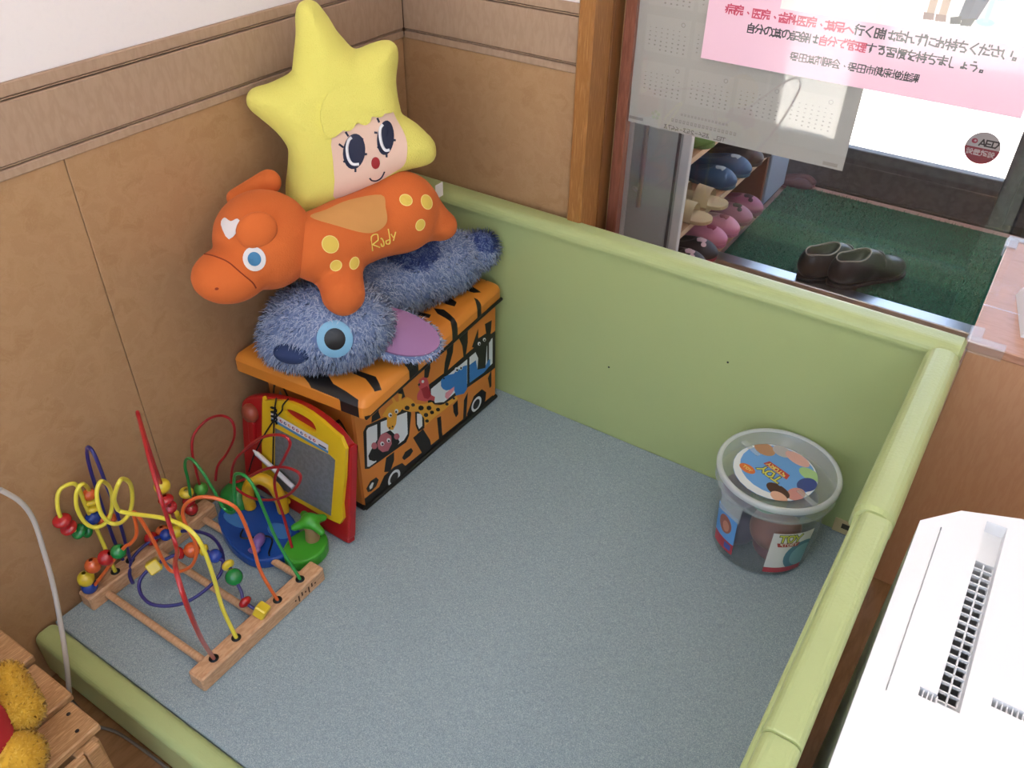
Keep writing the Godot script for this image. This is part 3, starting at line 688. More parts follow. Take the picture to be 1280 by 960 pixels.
# strokes of each sign on a ten by ten grid: every stroke a chain of x, y digits
const SIGNS := {
	"病": "5051 2191 212618 0314 0615 3393 6363 4549 4595 9598 6547 6578", "院": "1119 113124 243516 6061 4143 4191 9193 5383 4595 554739 7578 789897", "・": "5566", "医": "1191 1119 1999 4233 3282 2585 5255 5538 5588",
	"歯": "5053 5181 2223 0393 1519 1999 9995 5558 2655 8655 2855 8857", "科": "3010 0343 2129 2306 2345 5163 5466 7179 5796", "薬": "0292 3133 7173 3484 3437 8487 3787 3585 0898 5759 5719 5799", "局": "1181 8184 1484 111609 3696 9698 9889 4868 4749 6769 4767",
	"へ": "0644 4498", "行": "3012 3314 2329 5191 4494 7479 7969", "く": "702579", "時": "1141 1119 1949 4149 1545 7073 5292 4494 5696 8689 8979 6768", "は": "1119 4393 71786857 5798", "忘": "5051 0292 222474 1719 35387876 5556 8688", "れ": "2029 0323 0728 2464 64788898",
	"ず": "0292 505646444454 5649 8081 9091", "に": "1119 4282 454798", "お": "0363 303818165475787868 8184", "持": "0333 2029 0635 7073 5292 4494 4696 8489 8979 5657", "ち": "0282 402565877949", "だ": "0353 3019 5484 564898 7071 9091", "さ": "0393 5076 25273878", "い": "121739 8286", "。": "1737391917",
	"自": "5042 2282 2229 8289 2989 2484 2686", "分": "3004 6095 24747868 4418", "の": "52472816134171949779", "記": "2131 0343 1545 1747 1719 4749 1949 5191 91955595 555898", "録": "3004 3053 1444 0646 2429 0949 618183 5494 7479 5658 9656", "で": "0292 92544658 5878 7071 9091",
	"管": "2011 2141 6051 6191 5354 1393 1315 9395 3565 6567 3539 3767 397977 3777", "理": "0141 0444 0848 2128 5191 5155 9195 5595 5393 7179 5797 4999", "す": "0292 505646444454 5648", "る": "2171347386784847", "習": "014144 1333 519194 6383 5546 2686 2629 8689 2989 2787", "慣": "2029 0304 3234 4191 4144 9194 4494 6164 3393 5585 5558 8588 5888 5686 5849 7899",
	"を": "0282 40244556 5658 94463889", "ま": "0292 0494 505838365688", "し": "20273969", "ょ": "5358 5575 583837575788", "う": "3151 146476593", "磐": "1141 1115 4145 0343 518183 5484 8455 0696 3618 3878 3839 7879 3979", "田": "1191 1119 9199 1999 5159 1595", "剤": "3031 0161 115214 1419 4449 1646 7177 9099", "師": "2011 1141 1119 4144 1444 1646 4649 1949 5191 7179 535793 9397",
	"会": "5014 5094 3464 1686 4629 2989 7799", "市": "5052 0292 2428 24848878 5259", "健": "2004 1319 31513353 5339 3599 7078 6181 8185 5393 6585 5797", "康": "5051 1191 111609 338386 2595 3686 5359 2839 7788", "増": "2028 0434 0838 5152 8172 4292 4246 9296 4696 7276 4494 5787 5759 8789 5989", "進": "1011 0323 232709 0949 4999 5042 4248 7172 4392 4494 4696 4898 7278", "課": "1131 0343 1535 1737 1719 3739 1939 5191 5155 9195 5595 5393 7179 4696 7648 7698",
	"設": "1131 0343 1535 1737 1719 3739 1939 6154 618184 8494 5585 8558 5699", "置": "1181 1113 8183 1383 3133 6163 0494 3575 3538 7578 3878 151999", "施": "2021 0242 132709 2343 6151 5191 447496 5458 5898 7478",
	"0": "30707499296290", "1": "305059", "2": "22407084196989", "3": "2080558768 4829", "4": "6016866", "5": "80202575889929", "6": "702477999628", "7": "108049", "8": "307024 24808768 2829", "9": "80208488", "-": "2575", "T": "1090 5059", "E": "90101999 1575", "L": "101999", "O": "30709296793913 1330", "Y": "105590 5559", "S": "903011248599 9910", "R": "19108084 84151599", "A": "1950999 2777", "D": "1019699490 9010", "M": "191055909", "o": "3454777949373", "d": "808939275787", "y": "245784 8449",
}


func strokes(sign: String) -> Array:
	var out := []
	for s in SIGNS.get(sign, "").split(" "):
		var pts := []
		for i in range(0, s.length() - 1, 2):
			pts.append(Vector2(int(s[i]), int(s[i + 1])) / 9.0)
		if pts.size():
			out.append(pts)
	return out


func write_signs(img: Image, text: String, at: Vector2, size: float, pitch: float, w: float, cols: Array) -> void:
	for i in text.length():
		var col: Color = cols[i] if i < cols.size() else cols[-1]
		for s in strokes(text[i]):
			for k in range(max(1, s.size() - 1)):
				var a: Vector2 = s[k]
				var b: Vector2 = s[min(k + 1, s.size() - 1)]
				line(img, at + Vector2(i * pitch, 0) + a * size, at + Vector2(i * pitch, 0) + b * size, w, col)


func picture(w: int, h: int, col: Color) -> Image:
	var img := Image.create(w, h, false, Image.FORMAT_RGB8)
	img.fill(col)
	return img


func shown(img: Image, roughness := 0.6) -> StandardMaterial3D:
	var m := StandardMaterial3D.new()
	m.albedo_texture = ImageTexture.create_from_image(img)
	m.roughness = roughness
	return m


# ---------------------------------------------------------------- materials
func paint(col: String, rough := 0.6, metal := 0.0, sheen := 0.0) -> StandardMaterial3D:
	var m := StandardMaterial3D.new()
	m.albedo_color = Color(col)
	m.roughness = rough
	m.metallic = metal
	if sheen > 0:
		m.rim_enabled = true
		m.rim = sheen
		m.rim_tint = 0.6
	return m


func noise_picture(freq: float, octaves: int, ramp: Array, sd: int, size := 512, kind := FastNoiseLite.TYPE_SIMPLEX_SMOOTH, warp := 0.0) -> NoiseTexture2D:
	var n := FastNoiseLite.new()
	n.noise_type = kind
	n.seed = sd
	n.frequency = freq
	n.fractal_octaves = octaves
	if warp > 0:
		n.domain_warp_enabled = true
		n.domain_warp_amplitude = warp
		n.domain_warp_frequency = freq * 1.5
	var t := NoiseTexture2D.new()
	t.width = size
	t.height = size
	t.seamless = true
	t.noise = n
	if ramp.size():
		var g := Gradient.new()
		var offs := PackedFloat32Array()
		var cols := PackedColorArray()
		for i in ramp.size():
			offs.append(float(i) / (ramp.size() - 1))
			cols.append(Color(ramp[i]))
		g.offsets = offs
		g.colors = cols
		t.color_ramp = g
	return t


func grain(ramp: Array, scale: Vector3, rough: float, freq := 0.02, octaves := 4, sd := 1, warp := 0.0, kind := FastNoiseLite.TYPE_SIMPLEX_SMOOTH) -> StandardMaterial3D:
	var m := StandardMaterial3D.new()
	m.albedo_texture = noise_picture(freq, octaves, ramp, sd, 512, kind, warp)
	m.uv1_triplanar = true
	m.uv1_world_triplanar = true
	m.uv1_scale = scale
	m.roughness = rough
	return m


# woven or brushed cloth: a plain dye with a fine nap
func cloth(col: String, sheen := 0.35, nap := 0.05) -> StandardMaterial3D:
	var m := paint(col, 0.92, 0.0, sheen)
	if not M.has("nap"):
		M.nap = noise_picture(0.12, 3, [], 71, 256)
	m.heightmap_enabled = true
	m.heightmap_texture = M.nap
	m.heightmap_scale = nap
	m.uv1_triplanar = true
	m.uv1_scale = Vector3(9, 9, 9)
	return m


# ================================================================ the place
func _ready() -> void:
	rng.seed = 7
	var cam := Camera3D.new()
	cam.name = "camera"
	add_child(cam)
	cam.position = Vector3(1.28323, 1.36849, 1.53317)
	cam.rotation = Vector3(-0.65144, 0.56872, 0.01843)
	cam.fov = 48.6278
	cam.near = 0.02
	cam.current = true
	var env := Environment.new()
	env.background_mode = Environment.BG_SKY
	var sky := Sky.new()
	var air := ProceduralSkyMaterial.new()
	air.sky_top_color = Color(0.66, 0.76, 0.9)
	air.sky_horizon_color = Color(0.93, 0.95, 0.97)
	air.ground_bottom_color = Color(0.5, 0.5, 0.5)
	air.ground_horizon_color = Color(0.8, 0.82, 0.84)
	air.sky_energy_multiplier = 1.0
	air.energy_multiplier = SKY_ENERGY
	sky.sky_material = air
	env.sky = sky
	env.tonemap_mode = Environment.TONE_MAPPER_LINEAR
	env.tonemap_exposure = EXPOSURE
	env.sdfgi_enabled = true
	env.ssao_enabled = true
	env.ssil_enabled = true
	var we := WorldEnvironment.new()
	we.name = "surroundings"
	we.environment = env
	add_child(we)
	var sun := DirectionalLight3D.new()
	sun.name = "sun"
	add_child(sun)
	sun.light_energy = SUN_ENERGY
	sun.light_color = Color(1.0, 0.97, 0.92)
	sun.light_angular_distance = 0.6
	sun.shadow_enabled = true
	sun.look_at_from_position(Vector3.ZERO, Vector3(0.5, -0.9, -0.12))
	for l in LAMPS:
		ceiling_lamp(l[0], l[1])

	make_materials()
	room()
	entrance_hall()
	play_pen()
	toy_chest()
	plush_dog()
	plush_pony()
	star_cushion()
	drawing_board()
	bead_maze()
	island_maze()
	toy_bucket()
	counter()
	air_purifier()
	step_bench()
	cables()
	print("built")


const SKY_ENERGY := 4.0
const SUN_ENERGY := 12.0
const EXPOSURE := 0.92
const LAMP_POWER := 0.5
const LAMPS := [[Vector3(1.2, 2.27, 1.35), "recessed white ceiling lamp nearest the play corner"], [Vector3(2.7, 2.27, 1.4), "recessed white ceiling lamp nearest the front window"]]


func ceiling_lamp(at: Vector3, label: String) -> void:
	var t := thing("ceiling_lamp", label, "lamp", at, 0.0, "ceiling lamps")
	var frame := begin()
	for s in [-1, 1]:
		add_box(frame, Vector3(0.02, 0.04, 1.24), Vector3(0.16 * s, 0, 0))
		add_box(frame, Vector3(0.34, 0.04, 0.02), Vector3(0, 0, 0.61 * s))
	put("frame", done(frame), paint("e8e8e4", 0.5), t)
	var glow := paint("fffdf5", 0.6)
	glow.emission_enabled = true
	glow.emission = Color(1.0, 0.985, 0.975)
	glow.emission_energy_multiplier = 3.0
	put("diffuser", box(Vector3(0.29, 0.01, 1.19), Vector3(0, 0.005, 0)), glow, t)
	var a := AreaLight3D.new()
	a.name = "tube_light"
	t.add_child(a)
	a.area_size = Vector2(0.28, 1.18)
	a.light_energy = LAMP_POWER
	a.light_color = Color(1.0, 0.985, 0.975)
	a.area_range = 12.0
	a.shadow_enabled = true
	a.position = Vector3(0, -0.03, 0)
	a.rotation = Vector3(-PI / 2, 0, 0)


func make_materials() -> void:
	M.plaster = grain(["e2dbdc", "e4dddd", "e1dada"], Vector3(3, 3, 3), 0.9, 0.03, 3, 3)
	M.wainscot = grain(["a7815c", "ac8762", "a8825d", "af8b66", "aa855f", "a47d58", "ae8963"], Vector3(1.6, 1.6, 1.6), 0.45, 0.02, 5, 11, 60.0)
	M.rail = grain(["a68a74", "ab9079", "a38770", "af957f"], Vector3(4, 1.2, 4), 0.5, 0.03, 4, 5)
	M.dark_wood = paint("5a3a22", 0.6)
	M.post = grain(["8a5a2c", "a06c38", "94622f", "b07c48", "7d4f27"], Vector3(9, 0.7, 9), 0.42, 0.03, 5, 8)
	M.jamb = grain(["6e4524", "7d5029", "634020"], Vector3(9, 0.7, 9), 0.5, 0.03, 4, 9)
	M.stile = grain(["7a4836", "875342", "744332", "8e5b49"], Vector3(6, 0.7, 6), 0.3, 0.03, 4, 10)
	M.floor_board = grain(["8d6642", "976f49", "84603c", "a07850"], Vector3(3, 3, 0.6), 0.45, 0.03, 4, 12)
	M.vinyl = paint("acb97e", 0.3)
	M.vinyl.heightmap_enabled = true
	M.vinyl.heightmap_texture = noise_picture(0.08, 3, [], 23, 256)
	M.vinyl.heightmap_scale = 0.03
	M.vinyl.uv1_triplanar = true
	M.vinyl.uv1_scale = Vector3(6, 6, 6)
	M.face_vinyl = M.vinyl
	var carpet := grain(["566870", "9aa9ac", "6f8088", "b4c0c0", "7f9097", "66787f", "c2cccb"], Vector3(0.78, 0.78, 0.78), 0.97, 0.2, 4, 31)
	carpet.albedo_texture = noise_picture(0.2, 4, ["566870", "9aa9ac", "6f8088", "b4c0c0", "7f9097", "66787f", "c2cccb"], 31, 2048)
	carpet.albedo_texture.seamless = false
	carpet.heightmap_enabled = true
	carpet.heightmap_texture = noise_picture(0.2, 3, [], 33)
	carpet.heightmap_scale = 0.12
	carpet.rim_enabled = true
	carpet.rim = 0.25
	M.carpet = carpet
	var turf := grain(["0b3a2a", "12563c", "0e4833", "1b6a4a", "0a3526"], Vector3(2.2, 2.2, 2.2), 0.95, 0.09, 4, 35)
	turf.heightmap_enabled = true
	turf.heightmap_texture = noise_picture(0.15, 3, [], 37)
	turf.heightmap_scale = 0.8
	M.turf = turf
	M.alu = paint("c9cbd0", 0.28, 1.0)
	M.white_alu = paint("d6d6d4", 0.4)
	M.dark_alu = grain(["4b4b4e", "565558", "454548", "5e5d60"], Vector3(2, 2, 2), 0.35, 0.02, 4, 41)
	M.pane = paint("f4f8f6", 0.02)
	M.pane.transparency = BaseMaterial3D.TRANSPARENCY_ALPHA
	M.pane.albedo_color.a = 0.004
	M.shelf = grain(["9a7452", "a88262", "946d4a", "b08b69"], Vector3(5, 5, 0.8), 0.5, 0.03, 4, 43)
	M.counter = grain(["c99772", "cc9b76", "c7946f", "cf9f7b"], Vector3(5, 0.8, 5), 0.3, 0.03, 4, 45)
	M.tile = grain(["d9d6ce", "e2dfd8", "d4d0c8"], Vector3(2, 2, 2), 0.8, 0.04, 3, 47)
	M.joint = paint("a5a19a", 0.9)
	M.pink_tile = grain(["a08480", "ab8f8a", "987c78"], Vector3(3, 3, 3), 0.6, 0.05, 3, 49)
	M.beech = grain(["c69a74", "d2a883", "be9069", "d8b08c"], Vector3(6, 6, 1.6), 0.42, 0.04, 4, 51)
	M.pine = grain(["ad8358", "c09468", "a47a50", "cba174", "b58a5e"], Vector3(12, 12, 1.2), 0.55, 0.03, 4, 53)
	M.black = paint("15130f", 0.5)
	M.bead_red = paint("b51c20", 0.25)
	M.bead_orange = paint("d8602a", 0.25)
	M.bead_yellow = paint("dcc02c", 0.28)
	M.bead_green = paint("14803a", 0.25)
	M.bead_blue = paint("1a3f9c", 0.25)
	for k in ["bead_red", "bead_orange", "bead_yellow", "bead_green", "bead_blue"]:
		M[k].clearcoat_enabled = true
		M[k].clearcoat = 0.6
		M[k].clearcoat_roughness = 0.1


# ---------------------------------------------------------------- the room
func room() -> void:
	var f := structure("floor")
	put("boards", span(-0.1, 3.7, STEP - 0.1, STEP, -0.06, 2.4, 0.0), M.floor_board, f)
	var c := structure("ceiling")
	put("slab", span(-0.2, 3.8, 2.3, 2.4, -0.1, 2.4, 0.0), M.plaster, c)
	# left wall: plywood boards below, rail, white plaster above; glazed doors further along
	var w := structure("wall_left")
	put("plaster", span(-0.16, -0.006, 0.955, 2.3, -0.1, 2.2, 0.0), M.plaster, w)
	put("backing", span(-0.16, -0.014, STEP, 0.955, -0.1, 2.2, 0.0), M.dark_wood, w)
	for b in [[0.0, 0.8435], [0.8448, 1.75], [1.7515, 2.2]]:
		put("plywood_board", span(-0.014, -0.004, STEP, 0.829, b[0], b[1], 0.001), M.wainscot, w)
	var r := structure("trim_1")
	for s in [[0.8275, 0.8425], [0.848, 0.9355], [0.9415, 0.9605]]:
		put("rail_board", span(-0.013, 0.0, s[0], s[1], 0.0, 2.2, 0.0015), M.rail, r)
	for y in [0.8442, 0.9375]:
		put("groove_bead", span(-0.013, -0.003, y, y + 0.0022, 0.0, 2.2, 0.0005), M.rail, r)
	# back wall up to the door post
	var k := structure("wall_back")
	put("plaster", span(-0.1, 0.4515, 0.955, 2.3, -0.12, -0.006, 0.0), M.plaster, k)
	put("backing", span(-0.1, 0.4515, STEP, 0.955, -0.12, -0.014, 0.0), M.dark_wood, k)
	put("plywood_board", span(-0.013, 0.451, STEP, 0.829, -0.014, -0.004, 0.001), M.wainscot, k)
	var k2 := structure("wall_back")
	put("lintel", span(0.4515, 3.7, 2.05, 2.3, -0.12, 0.0, 0.0), M.plaster, k2)
	var k3 := structure("wall_back")
	put("plaster", span(2.2, 3.7, STEP, 2.05, -0.12, 0.0, 0.0), M.plaster, k3)
	var r2 := structure("trim_2")
	for s in [[0.8275, 0.8425], [0.848, 0.9355], [0.9415, 0.9605]]:
		put("rail_board", span(0.0, 0.451, s[0], s[1], -0.013, 0.0, 0.0015), M.rail, r2)
	for y in [0.8442, 0.9375]:
		put("groove_bead", span(0.0, 0.451, y, y + 0.0022, -0.013, -0.003, 0.0005), M.rail, r2)
	# right and front walls, behind the camera
	var wr := structure("wall_right")
	put("plaster", span(3.6, 3.75, STEP, 2.3, -0.1, 2.3, 0.0), M.plaster, wr)
	var wf := structure("wall_front")
	put("lintel", span(-0.16, 3.75, 2.05, 2.3, 2.15, 2.3, 0.0), M.plaster, wf)
	put("pier", span(-0.16, 0.14, STEP, 2.05, 2.15, 2.3, 0.0), M.plaster, wf)
	put("pier", span(2.3, 3.75, STEP, 2.05, 2.15, 2.3, 0.0), M.plaster, wf)
	var win := structure("window_1")
	var fr := begin()
	for x in [[0.165, 0.05], [0.53, 0.11], [1.45, 0.06], [2.275, 0.05]]:
		add_box(fr, Vector3(x[1], 2.14, 0.05), Vector3(x[0], 0.96, 2.22))
	add_box(fr, Vector3(2.16, 0.05, 0.05), Vector3(1.22, 2.025, 2.22))
	add_box(fr, Vector3(2.16, 0.06, 0.05), Vector3(1.22, STEP + 0.03, 2.22))
	put("frame", done(fr), M.white_alu, win)
	for s in [[0.19, 0.475, STEP + 0.06], [0.585, 1.42, 0.34], [1.48, 2.25, 0.34]]:
		if s[2] > 0:
			put("kick_panel", span(s[0], s[1], STEP + 0.06, s[2], 2.205, 2.235, 0.002), M.white_alu, win)
		put("glass", span(s[0], s[1], s[2], 2.0, 2.217, 2.223, 0.0), M.pane, win)
	# door posts
	var d := structure("trim_3")
	put("door_post", span(0.4515, 0.486, STEP, 2.05, -0.06, 0.022, 0.004), M.post, d)
	put("door_rebate", span(0.4515, 0.487, STEP, 2.05, -0.13, -0.0605, 0.002), M.jamb, d)
	put("pale_bead", span(0.487, 0.4945, STEP, 2.05, -0.125, -0.105, 0.001), paint("b89468", 0.5), d)


func entrance_hall() -> void:
	# inner door: wood stile, glass from there to the counter and a pane over it
	var d := structure("door_1")
	put("stile", span(0.4945, 0.519, STEP, 2.03, -0.118, -0.092, 0.002), M.stile, d)
	put("top_rail", span(0.519, 2.18, 1.98, 2.05, -0.118, -0.092, 0.002), M.stile, d)
	put("bottom_rail", span(0.519, 1.285, STEP, -0.03, -0.118, -0.092, 0.002), M.stile, d)
	put("glass", span(0.519, 1.284, -0.03, 1.98, -0.104, -0.098, 0.0005), M.pane, d)
	put("glass", span(1.288, 2.18, 0.53, 1.98, -0.104, -0.098, 0.0005), M.pane, d)
	put("end_stile", span(2.16, 2.2, STEP, 2.05, -0.118, -0.092, 0.002), M.stile, d)
	# floor of the hall, its walls and ceiling
	var f := structure("floor")
	put("hall_boards", span(0.1, 2.3, HALL - 0.2, HALL - 0.006, -1.06, -0.1, 0.0), M.shelf, f)
	put("threshold_tile", span(0.1, 2.3, HALL - 0.2, HALL - 0.012, -1.9, -1.06, 0.0), M.pink_tile, f)
	var x := 0.48
	while x < 1.6:
		put("edge_tile", span(x, x + 0.297, HALL - 0.012, HALL - 0.002, -1.83, -1.775, 0.002), M.pink_tile, f)
		x += 0.3
	put("sill", span(0.42, 1.7, HALL - 0.01, HALL + 0.012, -1.062, -1.005, 0.003), M.alu, f)
	var w := structure("wall_left")
	put("hall_side", span(0.0, 0.14, STEP, 2.3, -1.95, -0.12, 0.0), M.plaster, w)
	var w2 := structure("wall_right")
	put("hall_side", span(2.2, 2.35, STEP - 0.1, 2.3, -1.95, -0.12, 0.0), M.plaster, w2)
	var c := structure("ceiling")
	put("hall_slab", span(0.0, 2.35, 2.2, 2.3, -1.95, -0.12, 0.0), M.plaster, c)
	# outer door
	var o := structure("door_2")
	put("bottom_rail", span(0.14, 1.205, HALL, 0.125, -1.87, -1.83, 0.003), M.dark_alu, o)
	put("rail_step", span(0.14, 1.205, 0.06, 0.066, -1.8295, -1.826, 0.001), M.dark_alu, o)
	put("stile", span(1.205, 1.255, HALL, 2.2, -1.87, -1.83, 0.003), M.dark_alu, o)
	put("glass", span(0.14, 1.205, 0.125, 2.2, -1.853, -1.847, 0.0), M.pane, o)
	put("side_panel", span(1.25, 2.2, HALL, 1.0, -1.91, -1.872, 0.003), M.dark_alu, o)
	put("side_glass", span(1.25, 2.2, 1.0, 2.2, -1.893, -1.887, 0.0), M.pane, o)
	put("track", span(0.14, 2.2, HALL - 0.005, HALL + 0.006, -1.875, -1.815, 0.002), M.black, o)
	# paving outside
	var p := structure("pavement")
	put("joint_bed", span(-8, 9, -0.4, -0.205, -12, -1.95, 0.0), M.joint, p)
	put("rear_ground", span(-8, 9, -0.4, -0.205, 2.4, 14, 0.0), M.tile, p)
	put("side_ground", span(-8, -0.3, -0.4, -0.205, -1.95, 2.4, 0.0), M.tile, p)
	var tile := box(Vector3(0.342, 0.02, 0.342), Vector3.ZERO, 0.003)
	for i in 9:
		for j in 9:
			var t := put("paving_tile", tile, M.tile, p)
			t.position = Vector3(-1.05 + i * 0.35, -0.2 + rng.randf() * 0.001, -2.2 - j * 0.35)
	for s in [[-8.0, -1.23, -12.0, -2.03], [1.93, 9.0, -12.0, -2.03], [-1.22, 1.92, -12.0, -5.19]]:
		put("paving_slab", span(s[0], s[1], -0.22, -0.192, s[2], s[3], 0.0), M.tile, p)
	# mat
	var mat := put("door_mat", span(0.478, 1.62, HALL - 0.004, HALL + 0.006, -1.765, -1.064, 0.003), M.turf, self)
	mat.name = numbered("door_mat")
	var tuft := paint("ffffff", 0.9)
	tuft.vertex_color_use_as_albedo = true
	var greens := []
	for g in ["0c4a34", "126045", "0a3c2b", "1c7554", "0e5540"]:
		greens.append(Color(g).srgb_to_linear())
	var lawn := begin()
	quad(lawn, Vector3(0.482, HALL + 0.004, -1.07), Vector3(1.4, HALL + 0.004, -1.07), Vector3(1.4, HALL + 0.004, -1.76), Vector3(0.482, HALL + 0.004, -1.76))
	lawn.generate_normals()
	lawn.index()
	var blades := put("turf_blades", fur(lawn.commit(), 30000, 0.011, greens, Vector3.ZERO, func(_p: Vector3) -> bool: return true), tuft, mat)
	blades.set_meta("kind", "stuff")
	tag(mat, "dark green artificial turf mat on the entrance floor", "mat")
	shoe_shelf()
	shoes()
	posters()


func shoe_shelf() -> void:
	var t := thing("shoe_shelf", "wooden open shelf holding slippers beside the green mat", "shelf", Vector3(0.3, HALL, -0.95))
	var y := [0.045, 0.245, 0.475, 0.72]
	for i in 4:
		var b := put("board", span(-0.155, 0.175, y[i], y[i] + 0.02, -0.45, 0.42, 0.001), M.shelf, t)
		put("edge_strip", span(0.1755, 0.178, y[i] + 0.001, y[i] + 0.019, -0.45, 0.42, 0.0005), paint("cdb08e", 0.5), b)
	put("plinth", span(-0.155, 0.165, 0.0, 0.045, -0.45, 0.42, 0.001), M.shelf, t)
	for z in [-0.47, 0.42]:
		put("side_panel", span(-0.155, 0.175, 0.0, 0.78, z, z + 0.02, 0.001), paint("7a4a34", 0.5), t)
	put("back_panel", span(-0.16, -0.155, 0.0, 0.78, -0.47, 0.44, 0.0), M.shelf, t)
	# framed glass door of the shelf, swung open
	var g := thing("cabinet_door", "white framed glass door with a steel bar handle in front of the slipper shelf", "cabinet door", Vector3(0.45, HALL, -0.45))
	put("side_frame", span(-0.092, -0.07, 0.0, 0.9, -0.01, 0.01, 0.002), M.white_alu, g)
	put("side_frame", span(0.068, 0.092, 0.0, 0.9, -0.01, 0.01, 0.002), M.white_alu, g)
	put("rail", span(-0.07, 0.068, 0.0, 0.03, -0.01, 0.01, 0.002), M.white_alu, g)
	put("rail", span(-0.07, 0.068, 0.87, 0.9, -0.01, 0.01, 0.002), M.white_alu, g)
	var smoky := paint("c9cecb", 0.05)
	smoky.transparency = BaseMaterial3D.TRANSPARENCY_ALPHA
	smoky.albedo_color.a = 0.7
	put("glass", span(-0.07, 0.068, 0.03, 0.87, -0.003, 0.003, 0.0), smoky, g)
	put("hinge_bar", tube([Vector3(0.06, 0.05, 0.012), Vector3(0.06, 0.85, 0.012)], 0.004), M.dark_alu, g)
	var h := put("handle", tube([Vector3(-0.022, 0.42, 0.035), Vector3(-0.022, 0.75, 0.035)], 0.007, 10), M.alu, g, "round steel bar handle")
	for yy in [0.46, 0.71]:
		put("standoff", tube([Vector3(-0.05, yy, 0.012), Vector3(-0.022, yy, 0.035)], 0.005), M.alu, h)
	# steel cabinet beyond the shelf
	var s := thing("metal_cabinet", "pale blue-grey metal cabinet at the far end of the slipper shelf", "cabinet", Vector3(0.31, HALL, -1.58))
	put("body", span(-0.16, 0.155, 0.02, 0.75, -0.12, 0.13, 0.004), paint("8a98ab", 0.45), s)
	put("door", span(0.155, 0.165, 0.03, 0.74, -0.115, 0.125, 0.003), paint("93a1b3", 0.4), s)
	put("base", span(-0.15, 0.15, 0.0, 0.02, -0.11, 0.12, 0.002), M.black, s)
	slippers()


func slipper_field(open_back: bool) -> Field:
	# toe towards +x, length 0.24, sole on y = 0
	var f := Field.new()
	f.cap(Vector3(-0.08, 0.014, 0), Vector3(0.075, 0.016, 0), 0.034, 0.04, 0.02)
	f.ell(Vector3(0.055, 0.022, 0), Vector3(0.076, 0.028, 0.046), Basis.IDENTITY, 0.02)
	f.ell(Vector3(-0.02, 0.06, 0), Vector3(0.075, 0.035, 0.032), Basis(Vector3.BACK, 0.25), 0.008, -1.0)
	if not open_back:
		f.ell(Vector3(-0.09, 0.035, 0), Vector3(0.03, 0.035, 0.036), Basis.IDENTITY, 0.02)
		f.ell(Vector3(-0.04, 0.062, 0), Vector3(0.07, 0.04, 0.03), Basis.IDENTITY, 0.008, -1.0)
	f.floor_y = 0.004
	return f


